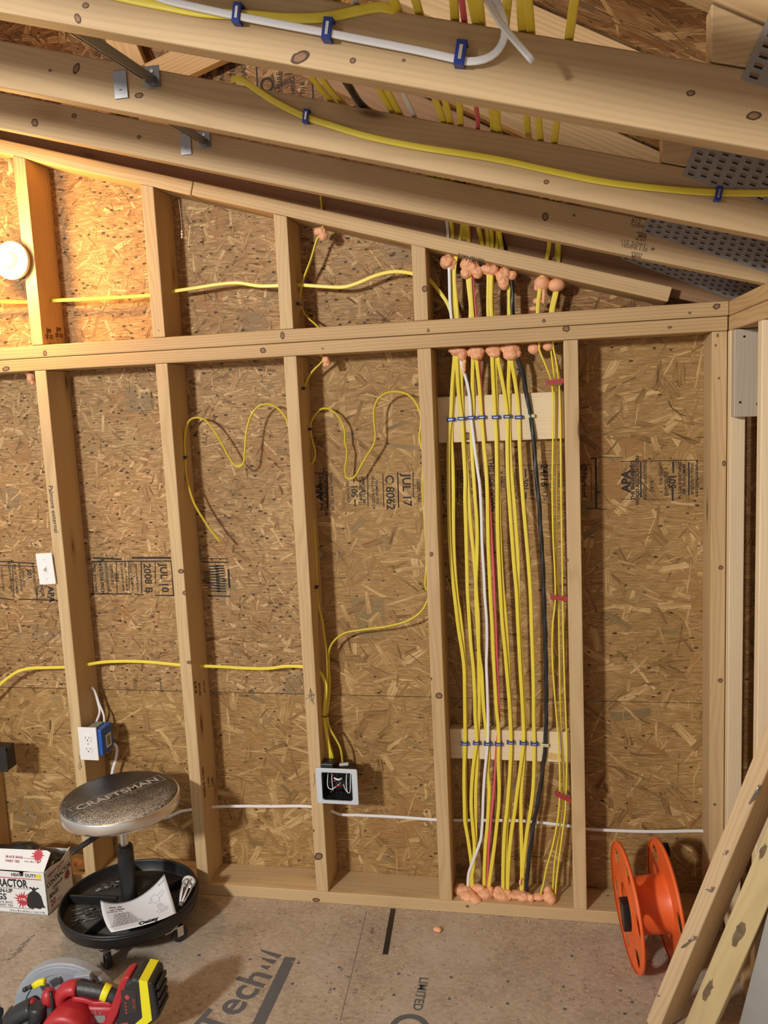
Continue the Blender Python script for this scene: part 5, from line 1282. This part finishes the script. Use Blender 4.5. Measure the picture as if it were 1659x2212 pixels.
# front print
MFr = frame((0, -hd - .0003, 0), (1, 0, 0), z=(0, -1, 0))
bm = BM()
text(bm, 'HEAVY DUTY', .015, MFr @ T(hw - .030, .134, 0), bold=.0004, align='RIGHT')
text(bm, 'CONTRACTOR', .038, MFr @ T(hw - .066, .103, 0), bold=.0013, align='RIGHT', sx=.70)
text(bm, 'CLEAN-UP', .019, MFr @ T(hw - .122, .076, 0), bold=.0006, align='RIGHT')
text(bm, 'BAGS', .030, MFr @ T(hw - .146, .054, 0), bold=.0008, align='RIGHT')
text(bm, 'BLACK BAGS', .011, MFr @ T(hw - .126, .036, 0), align='RIGHT'); text(bm, 'TWIST TIES', .011, MFr @ T(hw - .126, .025, 0), align='RIGHT')
text(bm, '33 in x 48 in (83.8cm x 1.22m) 3 MIL', .0085, MFr @ T(hw - .075, .008, 0), align='CENTER')
for i, (L, y) in enumerate(((.0, 0),)): pass
box(bm, (-.02, .087, 0), (BW - .08, .0012, .0004), MFr); box(bm, (-.02, .018, 0), (BW - .06, .0012, .0004), MFr)
# tied bag picture
bag = [(-.022, 0), (-.027, .008), (-.026, .030), (-.022, .046), (-.012, .056), (-.004, .060), (-.006, .066), (-.016, .070), (-.010, .074), (-.002, .069), (.002, .076), (.005, .069), (.016, .073), (.020, .070), (.008, .065), (.006, .060), (.016, .055), (.024, .044), (.027, .028), (.030, .012), (.036, .004), (.024, .004), (.016, -.002), (0, .001), (-.010, -.003)]
prism(bm, [(x * 1.05 + hw - .045, y + .022) for x, y in bag], .0006, MFr)
obj('front_print', bm, CBLK, cb)
bm = BM(); star(bm, (hw - .088, .048), .030, .016, 15, MFr); box(bm, (-.005, .1225, 0), (BW - .016, .0025, .0005), MFr); obj('printed_starburst', bm, CRED, cb)
bm = BM(); text(bm, '3 MIL', .012, MFr @ T(hw - .088, .050, .0006), bold=.0003); obj('starburst_text', bm, CARD, cb)
bm = BM(); box(bm, (hw - .022, .134, .0004), (.018, .013, .0004), MFr); obj('yellow_sticker', bm, mat('sticker_yellow', (.80, .68, .03), .5), cb)
MRt = frame((hw + .0003, 0, 0), (0, 1, 0), z=(1, 0, 0))
bm = BM(); text(bm, 'CONTRACTOR', .0235, MRt @ T(.0, .096, 0), bold=.0007, sx=.85); text(bm, 'CLEAN-UP', .014, MRt @ T(-.012, .074, 0), bold=.0004, sx=.9)
text(bm, 'BAGS', .021, MRt @ T(-.036, .055, 0), bold=.0006); 
obj('side_print', bm, CBLK, cb)
bm = BM(); text(bm, 'HEAVY DUTY', .016, MRt @ T(-.012, .124, 0), bold=.0004); box(bm, (0, .112, 0), (.13, .002, .0004), MRt); text(bm, '20', .030, MRt @ T(-.045, .028, 0), bold=.0006); text(bm, 'COUNT', .009, MRt @ T(-.01, .020, 0)); star(bm, (.045, .072), .019, .011, 12, MRt); box(bm, (0, .010, 0), (.13, .0012, .0004), MRt)
obj('side_print_red', bm, CMAR, cb)
# black bag liner bulging out
bm = BM(); gx, gy = 36, 16; vv = {}
for i in range(gx + 1):
    for j in range(gy + 1):
        u, v = i / gx, j / gy
        x = -hw + .006 + u * (BW - .010); y = -hd + .012 + v * (BD - .016)
        z = BH - .012 + .052 * math.sin(math.pi * v) ** .6 * (.55 + .45 * math.sin(math.pi * min(1, u * 1.05)) ** .5) + .012 * noise.noise((u * 7, v * 4, .3)) + .014 * math.sin(u * 9 + v * 3) * v - (.03 if u > .93 else 0) * (1 - v)
        vv[i, j] = bm.verts.new((x, y, z))
for i in range(gx):
    for j in range(gy):
        f = bm.faces.new((vv[i,j], vv[i+1,j], vv[i+1,j+1], vv[i,j+1])); f.smooth = True
o = obj('bag_liner', bm, mat('bag_film', (.016, .016, .018), .28), cb)
md = o.modifiers.new('t', 'SOLIDIFY'); md.thickness = .001

# ------------------------------------------------------------------ cordless circular saw
sw_ = thing('circular_saw', 'red and black cordless circular saw with yellow tape, standing on the floor', 'power saw', T(-.860, -.645, 0) @ R(6, 'Z'))
SAWRED = mat('saw_red', (.42, .022, .030), .42, noise_amt=.12, noise_scale=30); SAWBLK = mat('saw_black', (.022, .023, .026), .45, bump=.3, noise_scale=150)
SAWGRY = mat('saw_grey', (.36, .40, .46), .40, .2, noise_amt=.10, noise_scale=20); SAWLT = mat('saw_light_grey', (.46, .48, .50), .45, .2); TAPE = mat('yellow_tape', (.78, .72, .02), .4)
Mx = lambda x, y, z: T(x, y, z) @ R(90, 'X')       # local z toward the viewer
# shoe
bm = BM(); prism(bm, rrect(.34, .150, .012), .004, T(-.055, .0, .010), bev=.001); box(bm, (-.055, .073, .016), (.33, .003, .014)); box(bm, (-.226, 0, .018), (.003, .15, .018)); obj('shoe_plate', bm, SAWLT, sw_)
# upper guard: a deep half shell
def half(r, n=30, a0=-8, a1=188): return [(r * math.cos(math.radians(a0 + (a1 - a0) * i / n)), r * math.sin(math.radians(a0 + (a1 - a0) * i / n))) for i in range(n + 1)]
bm = BM()
prism(bm, half(.144) + [], .006, Mx(-.055, .046, .028), bev=.0015)
prism(bm, half(.146) + half(.136)[::-1], .028, Mx(-.055, .056, .028), bev=.003)
prism(bm, half(.144), .004, Mx(-.055, .068, .028))
prism(bm, half(.138, a0=10, a1=170) + half(.116, a0=10, a1=170)[::-1], .006, Mx(-.055, .042, .028), bev=.0015)
for a in (70, 95, 120): box(bm, (.095, 0, 0), (.03, .006, .010), Mx(-.055, .040, .028) @ R(a, 'Z'), bev=.001)
obj('upper_guard', bm, SAWGRY, sw_)
bm = BM(); prism(bm, [(.024, .0), (.075, .028), (.110, -.02), (.098, -.062), (.070, -.030)], .004, Mx(-.02, .030, .110), bev=.001)
for i in range(9): box(bm, (.060 + .0045 * i, .006 - i * .0075, .003), (.010, .0012, .001), Mx(-.02, .030, .110) @ R(-10, 'Z'))
box(bm, (.035, .032, .004), (.045, .022, .016), Mx(-.02, .030, .110) @ R(8, 'Z'), bev=.002); obj('depth_scale', bm, SAWGRY, sw_)
bm = BM(); prism(bm, circ(.092, 48), .0016, Mx(-.055, .066, .020)); obj('blade', bm, STEEL, sw_)
bm = BM(); prism(bm, half(.110, a0=182, a1=345) + half(.060, a0=182, a1=345)[::-1], .010, Mx(-.055, .072, .050), bev=.001); obj('lower_guard', bm, SAWGRY, sw_)
# motor housing
bm = BM(); cyl(bm, (0, 0, 0), .064, .105, Mx(-.005, -.030, .054), seg=40, bev=.014); cyl(bm, (0, 0, 0), .070, .03, Mx(-.005, .012, .054), seg=40, bev=.006)
box(bm, (.055, .0, .075), (.11, .05, .055), R(0, 'Y'), bev=.012, smooth=True)
prism(bm, [(.03, .0), (.15, .015), (.165, .055), (.130, .075), (.115, .05), (.05, .06)], .05, Mx(.0, .0, .030), bev=.008)
obj('motor_housing', bm, SAWRED, sw_)
bm = BM(); cyl(bm, (0, 0, 0), .050, .018, Mx(-.005, -.088, .044), seg=40, bev=.005)
for i in range(7): box(bm, (-.005 + (i - 3) * .011, -.0975, .044), (.005, .003, .06), bev=.001)
obj('motor_cap', bm, SAWBLK, sw_)
bm = BM(); text(bm, '18 V', .016, Mx(.062, -.0262, .088)); box(bm, (.070, -.0256, .070), (.028, .0008, .020)); obj('rating_plate', bm, mat('rating_grey', (.25, .25, .25), .5), sw_)
# handle: red nose, rubber grip, red collar
bm = BM(); sweep(bm, [(-.040, -.012, .104), (-.030, -.012, .132), (-.008, -.012, .146), (.014, -.012, .146)], [(.018 * math.cos(a), .024 * math.sin(a)) for a in [2*math.pi*i/18 for i in range(18)]], (0, 1, 0), step=.008)
sweep(bm, [(.0, -.012, .122), (.035, -.012, .116), (.058, -.012, .108), (.080, -.012, .110), (.105, -.012, .108)], rrect(.028, .014, .005), (0, .2, 1), step=.008)
obj('handle_nose', bm, SAWRED, sw_)
bm = BM(); sweep(bm, [(.008, -.012, .147), (.035, -.012, .142), (.070, -.012, .136), (.105, -.012, .124), (.128, -.012, .100), (.135, -.012, .070)], [((.017 + .003 * math.cos(2*a)) * math.cos(a), .018 * math.sin(a)) for a in [2*math.pi*i/18 for i in range(18)]], (0, 1, 0), step=.008)
obj('handle_grip', bm, SAWBLK, sw_)
bm = BM(); box(bm, (.020, -.012, .118), (.016, .014, .022), bev=.004); obj('trigger', bm, SAWBLK, sw_)
bm = BM(); sweep(bm, [(.078, -.012, .1375), (.086, -.012, .1345), (.094, -.012, .131)], [(.0212 * math.cos(a), .0205 * math.sin(a)) for a in [2*math.pi*i/20 for i in range(20)]], (0, 1, 0)); obj('handle_tape', bm, TAPE, sw_)
MB = Mx(.176, -.012, .112)
bm = BM(); prism(bm, [(-.052, -.018), (-.018, .070), (-.010, .086), (-.020, .088), (-.034, .080), (-.075, -.012), (-.100, -.055), (-.080, -.066)], .056, MB, bev=.004); box(bm, (-.044, -.030, .030), (.040, .024, .022), MB @ R(14, 'Z'), bev=.006); obj('battery_mount', bm, SAWRED, sw_)
bm = BM(); prism(bm, [(-.020, .076), (.004, .092), (.052, .082), (.060, -.016), (-.052, -.104), (-.078, -.080), (-.048, -.020)], .080, MB, bev=.006)
for i in range(4): box(bm, (.060, .062 - .022 * i, 0), (.006, .013, .06), MB, bev=.002)
bt = obj('battery', bm, SAWBLK, sw_)
bm = BM(); prism(bm, [(.018, .0895), (.040, .0850), (.043, -.020), (-.050, -.0955), (-.065, -.088), (.018, -.014)], .0830, MB, bev=.001); obj('battery_tape', bm, TAPE, bt)
bm = BM(); box(bm, (-.012, .030, .0405), (.038, .062, .001), MB); obj('battery_label', bm, mat('label_dark', (.035, .03, .032), .35), bt)
bm = BM(); cyl(bm, (-.016, .042, .0412), .006, .0008, MB, seg=18); text(bm, 'XC 5.0', .009, MB @ T(.000, .024, .0412) @ R(90, 'Z'))
for i in range(4): box(bm, (-.022, .026 - .009 * i, .0412), (.004, .004, .0006), MB)
obj('battery_print', bm, mat('label_red', (.55, .05, .05), .4), bt)
# front grip, knobs, wrench
bm = BM(); sweep(bm, [(-.175, -.020, .030), (-.160, -.022, .066), (-.132, -.020, .084), (-.105, -.018, .096)], [(.024 * math.cos(a), .030 * math.sin(a)) for a in [2*math.pi*i/18 for i in range(18)]], (0, 1, 0), step=.008); obj('front_grip', bm, SAWBLK, sw_)
bm = BM(); ball(bm, (-.112, -.018, .094), .019, sc=(.8, 1, 1.25)); ball(bm, (-.068, -.012, .118), .021, sc=(.9, 1, 1.25)); obj('front_collar', bm, SAWRED, sw_)
bm = BM(); sweep(bm, [(-.100, -.026, .058), (-.090, -.034, .085), (-.088, -.034, .112)], circ(.021, 16), (0, 1, 0), step=.01); obj('grip_pad', bm, SAWBLK, sw_)
bm = BM(); tube(bm, [(-.070, -.046, .068), (-.048, -.046, .084), (-.045, -.040, .120), (-.052, -.030, .150)], .0045); cyl(bm, (0, 0, 0), .007, .016, T(-.084, -.044, .066) @ R(60, 'Y'), seg=14); obj('hex_key', bm, BPLAS, sw_)
bm = BM(); sweep(bm, [(-.108, -.008, .146), (-.088, -.008, .158), (-.076, -.008, .158)], rrect(.016, .013, .004), (0, 1, 0)); obj('lock_lever', bm, TAPE, sw_)
bm = BM(); tube(bm, [(-.130, -.008, .138), (-.112, -.008, .146)], .005); cyl(bm, (0, 0, 0), .006, .010, T(-.132, -.008, .136) @ R(60, 'Y'), seg=12); obj('lever_tip', bm, SAWBLK, sw_)
bm = BM(); cyl(bm, (0, 0, 0), .014, .040, T(-.238, .012, .050) @ R(90, 'Y'), seg=18, bev=.003); box(bm, (-.222, .0, .040), (.010, .024, .085), bev=.003); obj('guide_knob', bm, SAWBLK, sw_)
bm = BM(); prism(bm, rrect(.10, .05, .006), .004, Mx(-.115, -.070, .036), bev=.001); obj('motor_shield', bm, SAWLT, sw_)
# pale offcut under the saw
p = at(275, 2112, Z=.006)
bm = BM(); box(bm, (0, 0, 0), (.045, .075, .012), bev=.001)
tag(obj('wood_offcut', bm, PINE_PALE, M=T(p.x, p.y, .006) @ R(-12, 'Z')), 'small pale wood offcut behind the saw', 'wood scrap')

# ------------------------------------------------------------------ orange cable reel
ORG = mat('orange_plastic', (.80, .135, .028), .42, noise_amt=.10, noise_scale=12); 
RF = .171
lean = R(-4, 'Y')
Mr = T(.608, -.165, RF * math.cos(math.radians(4)) + .054 * math.sin(math.radians(4)) + .001) @ R(9, 'Z') @ lean
reel = thing('cable_reel', 'empty orange plastic cable reel standing by the corner', 'reel', Mr)
WZ = .108
def xz(a, dx=0): return T(dx, 0, 0) @ R(90, 'Y')
for s, nm in ((-1, 'flange'), (1, 'flange')):
    bm = BM()
    holes = [circ(.064 if s < 0 else .030, 36)] + [[(.127 * math.cos(a0) + x * math.cos(a0 + 1.57) * 1 - 0 * y, .127 * math.sin(a0) + x * math.sin(a0 + 1.57)) if False else
             (math.cos(a0) * (.130 + y) - math.sin(a0) * x, math.sin(a0) * (.130 + y) + math.cos(a0) * x) for x, y in [(.031 * math.cos(t), .024 * math.sin(t)) for t in [2*math.pi*i/20 for i in range(20)]]] for a0 in [math.radians(20 + 60 * k) for k in range(6)]]
    if s > 0: holes = holes[:1] + holes[1::2] + [circ(.008, 12, .050 * math.cos(b), .050 * math.sin(b)) for b in (0.1, 0.1 + math.pi)]
    prism(bm, circ(RF, 72), .0035, xz(0, s * WZ / 2), holes=holes, bev=0)
    Mf = xz(0, s * WZ / 2)
    lathe(bm, [(RF - .003, -.004), (RF, -.005), (RF + .0012, 0), (RF, .005), (RF - .003, .004)], M=Mf, seg=72)
    lathe(bm, [(.088, 0), (.091, -.004 * 1), (.094, 0)], M=Mf, seg=48); lathe(bm, [(.0645, -.002), (.068, -.0055), (.074, -.002)] if s < 0 else [(.031, -.002), (.034, -.0035), (.038, -.002)], M=Mf, seg=48)
    obj(nm, bm, ORG, reel)
bm = BM(); lathe(bm, [(.082, -WZ/2), (.076, -WZ/2 + .01), (.076, WZ/2 - .01), (.082, WZ/2)], M=R(90, 'Y'), seg=48); lathe(bm, [(.066, -WZ/2), (.064, WZ/2 - .002)], M=R(90, 'Y'), seg=40)
obj('drum', bm, ORG, reel)
bm = BM(); prism(bm, [(-.020, .018), (.030, .022), (.034, -.03), (.022, -.062), (.006, -.070), (-.010, -.05)], .060, frame((-WZ/2 + .012, 0, .0), (0, -1, 0), z=(-1, 0, 0)), bev=.002); obj('hub_insert', bm, BPLAS, reel)
bm = BM(); tube(bm, [(WZ/2 + .004, .03, .150), (WZ/2 + .020, .03, .156), (WZ/2 + .022, .03, .128)], .007); obj('carry_knob', bm, BPLAS, reel)

# ------------------------------------------------------------------ boards leaning at the right
def leaning(name, p0, p1, theta, wide_right, m, label, w_=.089, t_=.038):
    p0, p1 = Vector(p0), Vector(p1); u = (p1 - p0).normalized()
    c = (CAM - (p0 + p1) / 2); c = (c - u * c.dot(u)).normalized()
    left = u.cross(c) * -1
    # left must point to the picture's left
    if left.dot(CR) > 0: left = -left
    th = math.radians(theta)
    nz = c * math.cos(th) + left * math.sin(th)
    bm = BM()
    if wide_right: box(bm, (0, 0, 0), ((p1 - p0).length, t_, w_), bev=.003)     # narrow edge toward the viewer
    else: box(bm, (0, 0, 0), ((p1 - p0).length, w_, t_), bev=.003)
    M = frame((p0 + p1) / 2, u, z=nz)
    o = obj(name, bm, m, M=M); tag(o, label, 'board', 'boards leaning at the right')
    return o, M
bA, MA = leaning('leaning_board', (.622, -.408, .016), (.858, -.690, 1.0), 24, True, PINE_SCRAP, 'scrap lumber leaning on the right wall, nails sticking out of its edge')
bB, MBb = leaning('leaning_board', (.698, -.440, .012), (.912, -.712, .95), 10, False, PINE_BARK, 'rough yellowish board with bark stains, leaning right of the nailed one', w_=.062)
bpy.context.view_layer.update()
NAILM = mat('bent_nail', (.42, .42, .43), .35, .9)
for pts in ([(1644,1698,.0),(1634,1718,.010),(1620,1734,0)], [(1640,1696,.012),(1632,1712,.016),(1619,1736,0)], [(1573,1838,0),(1568,1841,.006),(1562,1846,.012)], [(1538,1917,.012),(1536,1926,.004),(1525,1922,.012)], [(1499,2023,.012),(1487,2036,.005),(1473,2047,.012)], [(1498,2028,.014),(1488,2032,.012)], [(1421,2152,.01),(1414,2150,.012)]):
    # points lie on the board's near edge plane
    n = MA.to_3x3() @ Vector((0, 0, 1)); q0 = MA @ Vector((0, 0, .0445))
    P3 = []
    for px, py, h in pts:
        d = CF + CR * ((px - PW/2) / FPX) - CU * ((py - PH/2) / FPX)
        t_ = (q0 + n * h - CAM).dot(n) / d.dot(n)
        P3.append(CAM + d * t_)
    bm = BM(); tube(bm, P3, .0021, seg=8, smoothpath=False)
    o = obj('bent_nail', bm, NAILM, bA); o.matrix_local = bA.matrix_world.inverted()
# dark bark stains on the second board
random.seed(3)
BARK = mat('bark', (.16, .11, .06), .9, noise_amt=.6, noise_scale=60)
for (x, y, s_) in ((-.12, .0, .022), (-.33, .012, .018), (.12, .02, .012)):
    bm = BM(); prism(bm, [(s_ * random.uniform(.7, 1.2) * math.cos(a) * 2.0 + x, s_ * .5 * random.uniform(.6, 1.1) * math.sin(a) + y) for a in [2*math.pi*i/18 for i in range(18)]], .0008, T(0, 0, .0192))
    obj('bark_stain', bm, BARK, bB)
# grey sheet
a = at(1592, 2240, Z=.0); b = at(1664, 1960, Y=-.63)
u = (b - a).normalized()
bm = BM(); box(bm, (0, -.20, 0), ((b - a).length * 1.25, .40, .012), bev=.001)
M = frame(a + u * (b - a).length * .625, u, z=(-.35, -.6, .5))
tag(obj('grey_sheet', bm, mat('grey_board', (.34, .335, .32), .7, noise_amt=.15, noise_scale=8), M=M), 'weathered grey sheet leaning at the bottom right picture edge', 'sheet')
